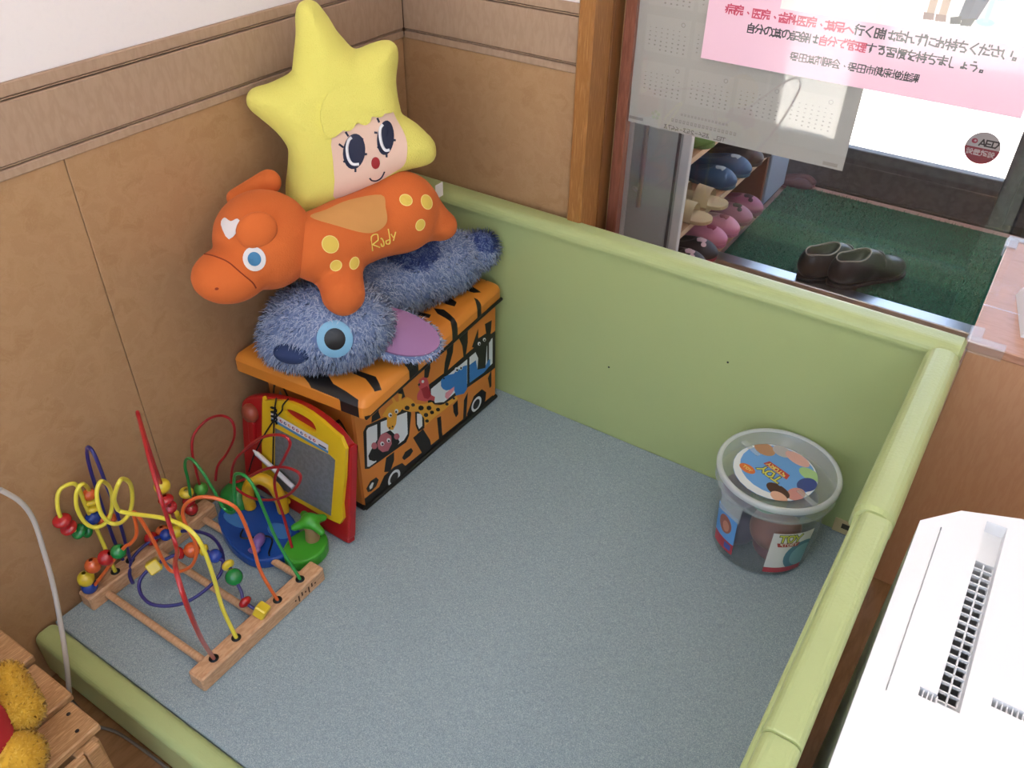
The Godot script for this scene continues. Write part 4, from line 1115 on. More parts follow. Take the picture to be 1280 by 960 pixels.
func slippers() -> void:
	var f := slipper_field(true)
	var upper := nets(f, Vector3(-0.14, -0.004, -0.06), Vector3(0.14, 0.085, 0.06), 0.0045)
	var sole_outline := round_poly([Vector2(0.128, 0), Vector2(0.105, 0.036), Vector2(0.03, 0.042), Vector2(-0.08, 0.034), Vector2(-0.118, 0), Vector2(-0.08, -0.034), Vector2(0.03, -0.042), Vector2(0.105, -0.036)])
	var sole := prism(sole_outline, 0.0, 0.012, 0.002, Transform3D(Basis(Vector3.RIGHT, -PI / 2), Vector3.ZERO), true)
	var badge := patch(f, round_poly([Vector2(0.016, 0), Vector2(0.008, 0.014), Vector2(-0.006, 0.012), Vector2(-0.014, 0.016), Vector2(-0.016, -0.006), Vector2(-0.004, -0.014), Vector2(0.01, -0.01)]), Vector3(0.068, 0.05, 0), Vector3(0.15, 1, 0), Vector3.BACK, 0.0012, 3)
	var spot := patch(f, ellipse(0.009, 0.009, 10), Vector3(0.085, 0.05, 0.018), Vector3(0.2, 1, 0.3), Vector3.BACK, 0.0012, 2)
	var spot2 := patch(f, ellipse(0.007, 0.007, 10), Vector3(0.06, 0.05, -0.02), Vector3(0.1, 1, -0.4), Vector3.BACK, 0.0012, 2)
	var y1 := HALL + 0.266
	var y2 := HALL + 0.066
	var y0 := HALL + 0.496
	var pairs := [
		["dark blue slippers with a pale badge on the middle shelf", "1c4a72", "b9c4c8", [Vector3(0.365, y1, -1.02), Vector3(0.37, y1, -1.14)], "3a5a70"],
		["pink slippers with a red bow print on the lowest shelf", "c77a94", "8e2a48", [Vector3(0.375, y2, -1.0), Vector3(0.38, y2, -1.1)], "b06a86"],
		["mauve slippers with dark flower print on the lowest shelf", "9a5672", "3a1622", [Vector3(0.385, y2, -1.205), Vector3(0.39, y2, -1.305)], "7c4058"],
		["black and pale patterned slippers nearest on the lowest shelf", "2a2024", "d9b8bc", [Vector3(0.385, y2, -0.8), Vector3(0.385, y2, -0.895)], "8c3040"],
		["green slippers on the top shelf", "5f8a3e", "7da35a", [Vector3(0.37, y0, -0.74), Vector3(0.37, y0, -0.84)], "4c7032"],
		["dark slippers at the far end of the middle shelf", "2e2426", "5a4a40", [Vector3(0.37, y1, -1.25), Vector3(0.37, y1, -1.345)], "3a3030"],
	]
	for p in pairs:
		var words := ["nearer one of the ", "farther one of the "]
		for k in 2:
			var t := thing("slipper", words[k] + p[0], "slipper", p[3][k], rng.randf_range(-0.03, 0.03), p[0].substr(0, 40))
			put("upper", upper, paint(p[1], 0.55), t)
			put("sole", sole, paint(p[4], 0.8), t)
			put("badge", badge, paint(p[2], 0.7), t)
			if p[0].contains("pattern") or p[0].contains("flower"):
				put("print_spot", spot, paint(p[2], 0.7), t)
				put("print_spot", spot2, paint(p[2], 0.7), t)
	# beige sandals: sole with two bands
	for k in 2:
		var t := thing("sandal", ["nearer", "farther"][k] + " beige sandal with a wide strap on the middle shelf", "sandal", Vector3(0.4, y1, [-0.735, -0.86][k]), 0.06, "beige sandals on the middle shelf")
		put("sole", sole, paint("b59c78", 0.8), t)
		for b in [[0.05, 0.05], [-0.03, 0.055]]:
			var st := begin()
			var arc := []
			for i in 13:
				var a := PI * i / 12
				arc.append(Vector2(cos(a) * 0.042, sin(a) * b[1]))
			for i in 12:
				for s in [0, 1]:
					var off: float = s * 0.003
					var A := Vector3(b[0] - 0.024, arc[i].y * (1 + off * 10) + 0.004, arc[i].x * (1 + off * 10))
					var B := Vector3(b[0] + 0.024, arc[i].y * (0.9 + off * 10) + 0.004, arc[i].x * (1 + off * 10))
					var Cc := Vector3(b[0] + 0.024, arc[i + 1].y * (0.9 + off * 10) + 0.004, arc[i + 1].x * (1 + off * 10))
					var D := Vector3(b[0] - 0.024, arc[i + 1].y * (1 + off * 10) + 0.004, arc[i + 1].x * (1 + off * 10))
					if s == 1:
						quad(st, D, Cc, B, A, 1)
					else:
						quad(st, A, B, Cc, D, 1)
			put("strap", done(st), paint("c2ac88", 0.7), t)
	# maroon sandals on the hall floor by the steel cabinet
	for k in 2:
		var t := thing("slipper", ["nearer", "farther"][k] + " maroon slipper on the floor by the metal cabinet", "slipper", Vector3(0.475, HALL, -1.748 - k * 0.05), 0.1, "maroon slippers on the floor")
		put("upper", upper, paint("4a2630", 0.5), t)
		put("sole", sole, paint("8a5a5e", 0.8), t)
		t.scale = Vector3(0.75, 0.75, 0.5)


func shoes() -> void:
	var f := Field.new()
	f.cap(Vector3(-0.105, 0.05, 0), Vector3(-0.03, 0.05, 0), 0.038, 0.04, 0.03)
	f.ell(Vector3(-0.085, 0.07, 0), Vector3(0.055, 0.055, 0.04), Basis.IDENTITY, 0.03)
	f.ell(Vector3(-0.01, 0.06, 0), Vector3(0.07, 0.055, 0.042), Basis(Vector3.BACK, -0.25), 0.03)
	f.ell(Vector3(0.08, 0.035, 0), Vector3(0.07, 0.036, 0.049), Basis.IDENTITY, 0.04)
	f.ell(Vector3(-0.075, 0.13, 0), Vector3(0.062, 0.07, 0.031), Basis(Vector3.BACK, -0.18), 0.006, -1.0)
	f.floor_y = 0.016
	var upper := nets(f, Vector3(-0.165, 0.0, -0.065), Vector3(0.17, 0.14, 0.065), 0.004)
	var outline := round_poly([Vector2(0.157, 0), Vector2(0.135, 0.038), Vector2(0.08, 0.052), Vector2(0.0, 0.044), Vector2(-0.1, 0.042), Vector2(-0.148, 0), Vector2(-0.1, -0.042), Vector2(0.0, -0.044), Vector2(0.08, -0.052), Vector2(0.135, -0.038)])
	var flat := Basis(Vector3.RIGHT, -PI / 2)
	var sole := prism(outline, 0.006, 0.018, 0.003, Transform3D(flat, Vector3.ZERO), true)
	var heel := prism(round_poly([Vector2(-0.06, 0.04), Vector2(-0.1, 0.042), Vector2(-0.145, 0), Vector2(-0.1, -0.042), Vector2(-0.06, -0.04)], 3), 0.0, 0.02, 0.002, Transform3D(flat, Vector3.ZERO), true)
	var rim := []
	for i in 25:
		var a := TAU * i / 24
		rim.append(land(f, Vector3(-0.072 + cos(a) * 0.06, 0.06, sin(a) * 0.0345), Vector3.UP) + Vector3(0, 0.001, 0))
	var lip := tube(curve(rim, 2), 0.0022, 6)
	var leather := paint("0d0c0c", 0.36)
	leather.clearcoat_enabled = true
	leather.clearcoat = 0.25
	leather.clearcoat_roughness = 0.2
	var spec := [[Vector3(0.84, HALL + 0.006, -1.14), "black leather loafer on the green mat, the one nearer the slipper shelf"], [Vector3(0.935, HALL + 0.006, -1.155), "black leather loafer on the green mat, the one nearer the wooden counter"]]
	for s in spec:
		var t := thing("leather_shoe", s[1], "shoe", s[0], 0.94, "pair of black loafers")
		put("upper", upper, leather, t)
		put("sole", sole, paint("181615", 0.6), t)
		put("heel", heel, paint("181615", 0.6), t)
		put("collar_piping", lip, paint("8c8274", 0.5), t)
		put("strap", stitch(f, [Vector2(-0.04, 0.0), Vector2(-0.02, 0.0), Vector2(0.0, 0.0), Vector2(0.02, 0.0), Vector2(0.04, 0.0)], Vector3(0.03, 0.06, 0), Vector3(0.3, 1, 0), Vector3(1, 0, 0), 0.004), leather, t)


func posters() -> void:
	# pink notice on the room side of the glass
	var W := 1142
	var H := 840
	var img := picture(W, H, Color("f3e7ee"))
	var k := W / 0.571
	var px := func(x: float, y: float) -> Vector2: return Vector2((x - 0.664) * k, (1.295 - y) * k)
	img.fill_rect(Rect2i(0, 0, W, H), Color("f0c6da"))
	fill(img, [px.call(0.80, 1.3), px.call(1.24, 1.3), px.call(1.24, 0.985), px.call(0.80, 0.985)], Color("f7f3f2"))
	var pink := Color("c23a5c")
	var ink := Color("1d1a26")
	var cols := []
	for i in 14:
		cols.append(pink)
	cols.append(ink)
	write_signs(img, "病院・医院・歯科医院・薬局へ行く時は忘れずにお持ちください。", px.call(0.699, 0.979), 0.0165 * k, 0.01695 * k, 5.0, cols)
	cols = []
	for i in 8:
		cols.append(ink)
	for i in 5:
		cols.append(pink)
	cols.append(ink)
	write_signs(img, "自分の薬の記録は自分で管理する習慣を持ちましょう。", px.call(0.744, 0.952), 0.016 * k, 0.0169 * k, 4.6, cols)
	write_signs(img, "磐田薬剤師会・磐田市健康増進課", px.call(0.836, 0.916), 0.0142 * k, 0.0151 * k, 3.4, [ink])
	var trousers := Color("b49a86")
	for x in [1.043, 1.062]:
		fill(img, [px.call(x, 1.3), px.call(x + 0.015, 1.3), px.call(x + 0.013, 1.012), px.call(x + 0.001, 1.012)], trousers)
		fill(img, [px.call(x - 0.003, 1.014), px.call(x + 0.013, 1.014), px.call(x + 0.015, 1.004), px.call(x - 0.002, 1.003)], Color("7c5a52"))
	fill(img, [px.call(1.10, 1.08), px.call(1.125, 1.08), px.call(1.108, 1.012), px.call(1.093, 1.008)], Color("2b3450"))
	fill(img, [px.call(1.115, 1.08), px.call(1.14, 1.08), px.call(1.122, 1.014), px.call(1.108, 1.01)], Color("353e5a"))
	fill(img, [px.call(1.082, 1.012), px.call(1.098, 1.016), px.call(1.1, 1.004), px.call(1.084, 1.002)], Color("1d1d26"))
	fill(img, [px.call(1.1, 1.012), px.call(1.12, 1.016), px.call(1.116, 1.003), px.call(1.1, 1.002)], Color("1d1d26"))
	dot(img, px.call(1.135, 1.012), 0.014 * k, 0.006 * k, Color("9cc0ea"))
	fill(img, [px.call(1.131, 1.05), px.call(1.139, 1.05), px.call(1.139, 1.012), px.call(1.131, 1.012)], Color("a8c8ee"))
	dot(img, px.call(1.14, 1.056), 0.024 * k, 0.01 * k, Color("9cc0ea"))
	var m := shown(img, 0.3)
	m.clearcoat_enabled = true
	m.clearcoat = 1.0
	m.clearcoat_roughness = 0.06
	m.backlight_enabled = true
	m.backlight = Color(0.12, 0.11, 0.11)
	var p := put("notice_poster", card(0.571, 0.42, 0.0006), m, self)
	p.name = numbered("notice_poster")
	p.position = Vector3(0.9495, 1.085, -0.0965)
	tag(p, "pink and white printed notice with red and black Japanese text on the glass door", "poster")
	# calendar on the far side of the glass: its back, print showing through mirrored
	var cw := 920
	var ch := 1180
	var cal := picture(cw, ch, Color("a3a29d"))
	var q := cw / 0.46
	var at := func(x: float, y: float) -> Vector2: return Vector2((x - 0.516) * q, (1.306 - y) * q)
	var faint := Color("8d8c88")
	var faint2 := Color("7d7c79")
	for row in 6:
		for col in 4:
			var x0 := 0.546 + col * 0.103
			var y0 := 0.826 + row * 0.088
			fill(cal, [at.call(x0 - 0.008, y0 + 0.022), at.call(x0 + 0.086, y0 + 0.022), at.call(x0 + 0.086, y0 - 0.048), at.call(x0 - 0.008, y0 - 0.048)], Color("a8a7a2"))
			dot(cal, at.call(x0 + 0.07, y0 + 0.012), 9, 9, faint)
			dot(cal, at.call(x0 + 0.07, y0 + 0.012), 6, 6, Color("a8a7a2"))
			for r in 6:
				for c in 7:
					if (r == 5 and c < 2) or (r == 0 and c > 5):
						continue
					var a: Vector2 = at.call(x0 + c * 0.0125, y0 - r * 0.008)
					cal.fill_rect(Rect2i(int(a.x), int(a.y), 7 if r else 5, 5 if r > 2 else 3), faint2 if (r * 3 + c) % 4 else faint)
	fill(cal, [at.call(0.52, 0.729), at.call(0.553, 0.729), at.call(0.553, 0.723), at.call(0.52, 0.723)], Color("7b7a77"))
	fill(cal, [at.call(0.937, 0.727), at.call(0.965, 0.727), at.call(0.965, 0.72), at.call(0.937, 0.72)], Color("8f8c84"))
	for i in 5:
		var a := TAU * i / 5 - PI / 2
		dot(cal, at.call(0.58, 0.742) + Vector2(cos(a), sin(a)) * 14, 7, 7, Color("97a08f"))
	# mirrored lines of print
	var strip := picture(340, 120, Color("a3a29d"))
	write_signs(strip, "TEL 054-253-6670", Vector2(60, 82), 15, 17, 3.0, [Color("5e5d5b")])
	for i in 17:
		strip.fill_rect(Rect2i(20 + i * 17, 50, 11, 14), Color("8a8986"))
		strip.fill_rect(Rect2i(23 + i * 17, 54, 5, 4), Color("a3a29d"))
	for i in 14:
		strip.fill_rect(Rect2i(60 + i * 15, 22, 10, 10), Color("92918e"))
	strip.flip_x()
	var sp: Vector2 = at.call(0.598, 0.768)
	cal.blit_rect(strip, Rect2i(0, 0, 340, 120), Vector2i(int(sp.x), int(sp.y)))
	var cm := shown(cal, 0.5)
	cm.backlight_enabled = true
	cm.backlight = Color(0.25, 0.245, 0.23)
	var c2 := put("wall_calendar", card(0.46, 0.59, 0.0006), cm, self)
	c2.name = numbered("wall_calendar")
	c2.position = Vector3(0.746, 1.011, -0.1055)
	tag(c2, "grey back of a calendar sheet showing faint mirrored print on the glass door", "calendar")
	# round sticker on the outer glass
	var s := picture(256, 256, Color("d8d2d4"))
	fill(s, [0, 128, 256, 128, 256, 256, 0, 256], Color("a8384a"))
	write_signs(s, "AED", Vector2(92, 62), 46, 46, 11.0, [Color("33282c")])
	write_signs(s, "設置施設", Vector2(22, 142), 46, 53, 7.0, [Color("e8d8da")])
	dot(s, Vector2(58, 82), 22, 20, Color("c0405a"))
	dot(s, Vector2(62, 80), 9, 8, Color("e8d8da"))
	var disc := prism(ellipse(0.058, 0.058, 40), 0.0, 0.001, 0.0, Transform3D.IDENTITY, false, Vector2(-0.058, -0.058), Vector2(0.116, 0.116))
	var a2 := put("round_sticker", disc, shown(s, 0.4), self)
	a2.name = numbered("round_sticker")
	a2.position = Vector3(1.1, 0.221, -1.8465)
	tag(a2, "round white and red AED sticker on the outer door glass", "sticker")


# ---------------------------------------------------------------- the padded pen
func panel_profile(z0: float, z1: float, y0: float, y1: float, r: float) -> Array:
	var out := [Vector2(z0, y0), Vector2(z1, y0)]
	for i in 7:
		var a := PI / 2 * i / 6
		out.append(Vector2(z1 - r + cos(a) * r, y1 - r + sin(a) * r))
	for i in 7:
		var a := PI / 2 + PI / 2 * i / 6
		out.append(Vector2(z0 + r + cos(a) * r, y1 - r + sin(a) * r))
	return out


# a profile in (across, height) drawn along an axis
func padded(profile: Array, from: float, to: float, along_x: bool, bevel := 0.006) -> ArrayMesh:
	var t: Transform3D
	if along_x:   # across = z, length = x
		t = Transform3D(Basis(Vector3.BACK, Vector3.UP, Vector3.LEFT), Vector3(0, 0, 0))
		return prism(profile, -to, -from, bevel, t, true)
	t = Transform3D(Basis(Vector3.RIGHT, Vector3.UP, Vector3.BACK), Vector3.ZERO)
	return prism(profile, from, to, bevel, t, true)


func play_pen() -> void:
	var c := thing("play_mat", "grey-blue felt carpet covering the raised play floor", "carpet", Vector3(0, STEP, 0))
	put("felt", span(0.002, 1.236, 0.0, -STEP, 0.058, 1.148, 0.002), M.carpet, c)
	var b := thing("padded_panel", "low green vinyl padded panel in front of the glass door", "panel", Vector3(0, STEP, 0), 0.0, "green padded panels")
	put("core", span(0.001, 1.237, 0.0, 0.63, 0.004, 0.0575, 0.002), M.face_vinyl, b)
	put("back_board", span(0.001, 1.237, 0.0, 0.622, 0.0, 0.0038, 0.001), paint("7a5a3e", 0.7), b, "added unseen board dimming the glass reflection")  # unseen brown board, added to weaken the green reflection in the door glass
	put("top_roll", padded(panel_profile(0.0, 0.066, 0.622, PANEL_TOP - STEP, 0.022), 0.001, 1.288, true), M.vinyl, b)
	for d in [Vector3(0.608, 0.198 - STEP, 0.0576), Vector3(0.88, 0.323 - STEP, 0.0576)]:
		put("rivet", lathe([Vector2(0.0025, 0), Vector2(0.002, 0.001), Vector2(0, 0.0012)], 8, Transform3D(Basis(Vector3.RIGHT, PI / 2), d)), M.black, b)
	var r := thing("padded_panel", "low green vinyl padded panel between the carpet and the white appliance", "panel", Vector3(0, STEP, 0), 0.0, "green padded panels")
	put("core", span(1.238, 1.284, 0.0, 0.63, 0.0675, 1.19, 0.002), M.face_vinyl, r)
	put("far_roll", padded(panel_profile(1.232, 1.29, 0.6, PANEL_TOP - STEP + 0.002, 0.026), 0.067, 0.555, false, 0.012), M.vinyl, r)
	put("middle_roll", padded(panel_profile(1.243, 1.2885, 0.6, PANEL_TOP - STEP, 0.014), 0.5555, 0.95, false, 0.003), M.vinyl, r)
	put("near_roll", padded(panel_profile(1.244, 1.2885, 0.6, PANEL_TOP - STEP, 0.014), 0.9505, 1.2, false, 0.003), M.vinyl, r)
	var e := thing("step_edge", "green vinyl edging along the front step of the carpet", "edging", Vector3(0, STEP, 0))
	put("roll", padded(panel_profile(1.1485, 1.194, 0.04, -STEP + 0.005, 0.016), 0.003, 1.236, true), M.vinyl, e)
	put("skirting", span(0.006, 1.236, 0.0, 0.042, 1.15, 1.186, 0.001), M.face_vinyl, e)
	var tg := thing("name_tag", "small pale card with a dark mark against the green panel base", "tag", Vector3(1.205, 0.002, 0.0665), 0.0)
	put("card", box(Vector3(0.05, 0.034, 0.003), Vector3(0, 0.017, 0), 0.001, Transform3D(Basis(Vector3.RIGHT, -0.15), Vector3.ZERO)), paint("b7a77c", 0.7), tg)
	put("mark", box(Vector3(0.016, 0.012, 0.001), Vector3(0, 0.02, 0.002), 0.0, Transform3D(Basis(Vector3.RIGHT, -0.15), Vector3.ZERO)), paint("3a3420", 0.7), tg)


# ---------------------------------------------------------------- toy chest
func toy_chest() -> void:
	var L := CHEST_LENGTH
	# local frame: x towards the room, z from the far end to the near end, origin at the near bottom corner of the front
	var t := thing("toy_chest", "orange tiger-striped toy chest printed as an animal bus", "toy chest", CHEST_BASE, CHEST_YAW + PI)
	var img := picture(1024, 640, Color("cd7a2c"))
	for a in CHEST_ART:
		fill(img, a.slice(1), Color(a[0]))
	var print_mat := shown(img, 0.55)
	var orange := paint("c8752c", 0.55)
	var w := 0.262
	put("body", span(-w, -0.0015, 0.0, 0.30, -L, 0.0, 0.006), orange, t)
	var st := begin()
	# front sheet, picture 0.31 m tall
	quad(st, Vector3(0, 0.004, -0.001), Vector3(0, 0.004, -L + 0.001), Vector3(0, 0.3, -L + 0.001), Vector3(0, 0.3, -0.001), -1, Vector2(0, 1 - 0.004 / 0.31), Vector2(1, 1 - 0.004 / 0.31), Vector2(1, 1 - 0.3 / 0.31), Vector2(0, 1 - 0.3 / 0.31))
	put("printed_front", done(st), print_mat, t, "animal bus print")
	var piping := begin()
	for x in [-w - 0.002, 0.001]:
		add_tube(piping, [Vector3(x, 0.006, 0.001), Vector3(x, 0.006, -L - 0.001)], 0.006)
	add_tube(piping, [Vector3(-w, 0.006, 0.002), Vector3(0, 0.006, 0.002)], 0.006)
	put("base_piping", done(piping), M.black, t)
	# tiger ears printed on the near end
	for e in [[-0.215, 0.245], [-0.04, 0.215]]:
		var tri_out := [Vector2(e[0] - 0.03, e[1] - 0.04), Vector2(e[0] + 0.028, e[1] - 0.045), Vector2(e[0] - 0.004, e[1] + 0.025)]
		put("ear_print", prism(round_poly(tri_out, 4), 0.0005, 0.0012), M.black, t)
		put("ear_print", prism(round_poly(inset(ccw(tri_out), 0.004), 4), 0.0012, 0.0016), orange, t)
		put("ear_print", prism(inset(ccw(tri_out), 0.013), 0.0016, 0.002), paint("8d8680", 0.6), t)
	# lid, printed with stripes, sitting slightly askew
	var lid := picture(1024, 1664, Color("d8852e"))
	for a in LID_STRIPES:
		fill(lid, a, Color("1a1614"))
	# zigzag wear stays off: the print is flat
	var lm := shown(lid, 0.45)
	var corners := [Vector2(0.349, 0.602), Vector2(0.314, 0.069), Vector2(0.012, 0.072), Vector2(0.006, 0.63)]
	var outline := []
	for i in 4:
		var p0: Vector2 = corners[(i + 3) % 4]
		var p1: Vector2 = corners[i]
		var p2: Vector2 = corners[(i + 1) % 4]
		var rr := 0.012
		outline.append(p1 + (p0 - p1).normalized() * rr)
		outline.append(p1 + ((p0 - p1).normalized() + (p2 - p1).normalized()) * rr * 0.3)
		outline.append(p1 + (p2 - p1).normalized() * rr)
	# outline is in world x, z: build it in world space, then bring it into the chest's frame
	var st2 := begin()
	var poly := []
	for p in outline:
		poly.append(p)
	var ring := []
	for lev in [[0.0, 0.289], [0.0, 0.3155], [0.004, 0.326], [0.012, 0.333], [0.03, 0.336], [0.09, 0.338]]:
		var cpoly := poly if lev[0] == 0.0 else shrink(poly, lev[0])
		var row := []
		for p in cpoly:
			row.append(Vector3(p.x, lev[1], p.y))
		ring.append(row)
	var inv := t.transform.affine_inverse()
	var uv := func(p: Vector3) -> Vector2: return Vector2((p.x + 0.02) / 0.4, (p.z - 0.03) / 0.65)
	var n := poly.size()
	var mid := Vector3.ZERO
	for p in ring[-1]:
		mid += p / n
	for r in ring.size() - 1:
		for i in n:
			var j := (i + 1) % n
			var a: Vector3 = ring[r][i]
			var b: Vector3 = ring[r][j]
			var c: Vector3 = ring[r + 1][j]
			var d: Vector3 = ring[r + 1][i]
			quad(st2, inv * a, inv * b, inv * c, inv * d, 1 if r > 0 else 2, uv.call(a), uv.call(b), uv.call(c), uv.call(d))
	for i in n:
		var j := (i + 1) % n
		tri(st2, inv * ring[-1][i], inv * ring[-1][j], inv * mid, 1, uv.call(ring[-1][i]), uv.call(ring[-1][j]), uv.call(mid))
		tri(st2, inv * ring[0][j], inv * ring[0][i], inv * Vector3(mid.x, 0.289, mid.z), 3)
	put("lid", done(st2), lm, t, "padded striped lid")
	# black edging under the long front edge of the lid
	put("lid_edging", tube([inv * Vector3(0.345, 0.292, 0.6), inv * Vector3(0.3165, 0.292, 0.075)], 0.0045), M.black, t)


func shrink(poly: Array, d: float) -> Array:
	var mid := Vector2.ZERO
	for p in poly:
		mid += p / poly.size()
	var out := []
	for p in poly:
		var v: Vector2 = p - mid
		out.append(mid + Vector2(v.x * (1 - d / 0.16), v.y * (1 - d / 0.27)))
	return out


# ---------------------------------------------------------------- soft toys
func fur(mesh: ArrayMesh, count: int, length: float, colours: Array, lean: Vector3, keep: Callable) -> ArrayMesh:
	var arr := mesh.surface_get_arrays(0)
	var pos: PackedVector3Array = arr[Mesh.ARRAY_VERTEX]
	var nor: PackedVector3Array = arr[Mesh.ARRAY_NORMAL]
	var idx: PackedInt32Array = arr[Mesh.ARRAY_INDEX]
	var P := PackedVector3Array()
	var N := PackedVector3Array()
	var Cc := PackedColorArray()
	var tris := idx.size() / 3
	for i in count:
		var k := rng.randi_range(0, tris - 1) * 3
		var u := rng.randf()
		var v := rng.randf() * (1 - u)
		var p := pos[idx[k]] * (1 - u - v) + pos[idx[k + 1]] * u + pos[idx[k + 2]] * v
		var n := nor[idx[k]]
		if not keep.call(p):
			continue
		var d := (n * 0.75 + lean + Vector3(rng.randfn(), rng.randfn(), rng.randfn()) * 0.45).normalized()
		var s := d.cross(n + Vector3(0.01, 0.02, 0.03)).normalized() * 0.0011
		var l := length * rng.randf_range(0.6, 1.25)
		var q := p + d * l * 0.6
		var r := q + (d * 0.8 + lean * 0.7 - n * 0.2).normalized() * l * 0.45
		var col: Color = colours[rng.randi_range(0, colours.size() - 1)]
		var fn := (n + d * 0.3).normalized()
		for t in [p - s, q + s * 0.7, p + s, p - s, q - s * 0.7, q + s * 0.7, q - s * 0.7, r, q + s * 0.7]:
			P.append(t)
			N.append(fn)
			Cc.append(col)
	var out := []
	out.resize(Mesh.ARRAY_MAX)
	out[Mesh.ARRAY_VERTEX] = P
	out[Mesh.ARRAY_NORMAL] = N
	out[Mesh.ARRAY_COLOR] = Cc
	var m := ArrayMesh.new()
	m.add_surface_from_arrays(Mesh.PRIMITIVE_TRIANGLES, out)
	return m


func plush_dog() -> void:
	var t := thing("plush_animal", "fluffy blue plush animal with a mauve ear lying on the toy chest", "plush toy", Vector3(0.2, 0.337, 0.35))
	var o := t.position
	var f := Field.new()
	var turn := Basis(Vector3.UP, atan2(0.57, 0.82))
	f.ell(Vector3(0.205, 0.425, 0.53) - o, Vector3(0.125, 0.088, 0.095), turn, 0.03)          # head
	f.ell(Vector3(0.16, 0.395, 0.585) - o, Vector3(0.07, 0.05, 0.055), turn, 0.03)           # muzzle
	f.cap(Vector3(0.17, 0.415, 0.40) - o, Vector3(0.225, 0.41, 0.17) - o, 0.075, 0.072, 0.04)  # trunk
	f.cap(Vector3(0.235, 0.40, 0.15) - o, Vector3(0.275, 0.425, 0.10) - o, 0.045, 0.04, 0.02)  # hind paw
	f.cap(Vector3(0.12, 0.39, 0.2) - o, Vector3(0.12, 0.39, 0.12) - o, 0.045, 0.04, 0.02)
	f.floor_y = 0.002
	var lo := Vector3(-0.19, -0.006, -0.31)
	var hi := Vector3(0.19, 0.19, 0.32)
	var mesh := nets(f, lo, hi, 0.0075)
	var coat := paint("7386ae", 0.95, 0.0, 0.4)
	put("body", mesh, coat, t)
	var en := Vector3(0.62, 0.55, 0.55)
	var eye: Vector3 = land(f, DOG_MARKS[1] - o, en.normalized())
	var hair := paint("ffffff", 0.9, 0.0, 0.3)
	hair.vertex_color_use_as_albedo = true
	var greys := []
	for c in ["93a3c4", "a6b3cd", "8292ba", "b3bed4", "7083b0", "c0c9da"]:
		greys.append(Color(c).srgb_to_linear())
	var darks := []
	for c in ["3a4f8a", "45588f", "2f447c"]:
		darks.append(Color(c).srgb_to_linear())
	var nose: Vector3 = land(f, DOG_MARKS[0] - o, Vector3(0.62, 0.5, 0.6).normalized())
	var dark_spot := func(p: Vector3) -> bool:
		return (p + o).distance_to(Vector3(0.19, 0.48, 0.27)) < 0.075 or (p + o).distance_to(Vector3(0.29, 0.46, 0.1)) < 0.035
	var coat_fur := put("fur", fur(mesh, 34000, 0.015, greys, Vector3(0.1, -0.35, 0.25), func(p: Vector3) -> bool: return p.distance_to(eye) > 0.036 and not dark_spot.call(p)), hair, t)
	coat_fur.set_meta("kind", "stuff")
	var dark_fur := put("fur", fur(mesh, 34000, 0.015, darks, Vector3(0.1, -0.35, 0.25), func(p: Vector3) -> bool: return dark_spot.call(p)), hair, t)
	dark_fur.set_meta("kind", "stuff")
	# felt eye: a pale disc with a black round
	var e := put("eye", patch(f, ellipse(0.034, 0.036, 28), eye, en, Vector3.UP, 0.006, 5), paint("7fb2cf", 0.6), t, "round pale blue felt eye")
	put("pupil", patch(f, ellipse(0.02, 0.021, 24), eye, en, Vector3.UP, 0.0072, 4), paint("120f10", 0.35), e)
	var ns := Field.new()
	ns.ell(nose, Vector3(0.036, 0.022, 0.018), Basis(Vector3.UP, 0.45), 0.01)
	put("nose", nets(ns, nose - Vector3(0.05, 0.04, 0.04), nose + Vector3(0.05, 0.04, 0.04), 0.004), paint("24365f", 0.8, 0.0, 0.3), t)
	# floppy ear lying on the lid
	var ef := Field.new()
	var ec := Vector3(0.302, 0.39, 0.445) - o
	var eb := Basis(Vector3.UP, 0.5) * Basis(Vector3.BACK, -0.28) * Basis(Vector3.RIGHT, 0.5)
	ef.ell(ec, Vector3(0.098, 0.014, 0.056), eb, 0.02)
	ef.cap(Vector3(0.24, 0.42, 0.47) - o, ec, 0.03, 0.016, 0.03)
	var ear_mesh := nets(ef, ec - Vector3(0.12, 0.08, 0.1), ec + Vector3(0.12, 0.08, 0.1), 0.005)
	var ear := put("ear", ear_mesh, coat, t)
	var en2 := eb * Vector3.UP
	put("lining", patch(ef, round_poly([Vector2(0.092, 0), Vector2(0.07, 0.034), Vector2(0.01, 0.05), Vector2(-0.06, 0.045), Vector2(-0.085, 0.01), Vector2(-0.065, -0.028), Vector2(0, -0.049), Vector2(0.065, -0.034)], 4), ec, en2, -(eb * Vector3.BACK), 0.006, 5), paint("9a6f96", 0.85, 0.0, 0.4), ear, "smooth mauve ear lining")
	var ear_fur := put("ear_fur", fur(ear_mesh, 5000, 0.012, greys, Vector3(0.3, -0.3, 0.0), func(p: Vector3) -> bool: return (p - ec).dot(en2) < 0.006), hair, ear)
	ear_fur.set_meta("kind", "stuff")


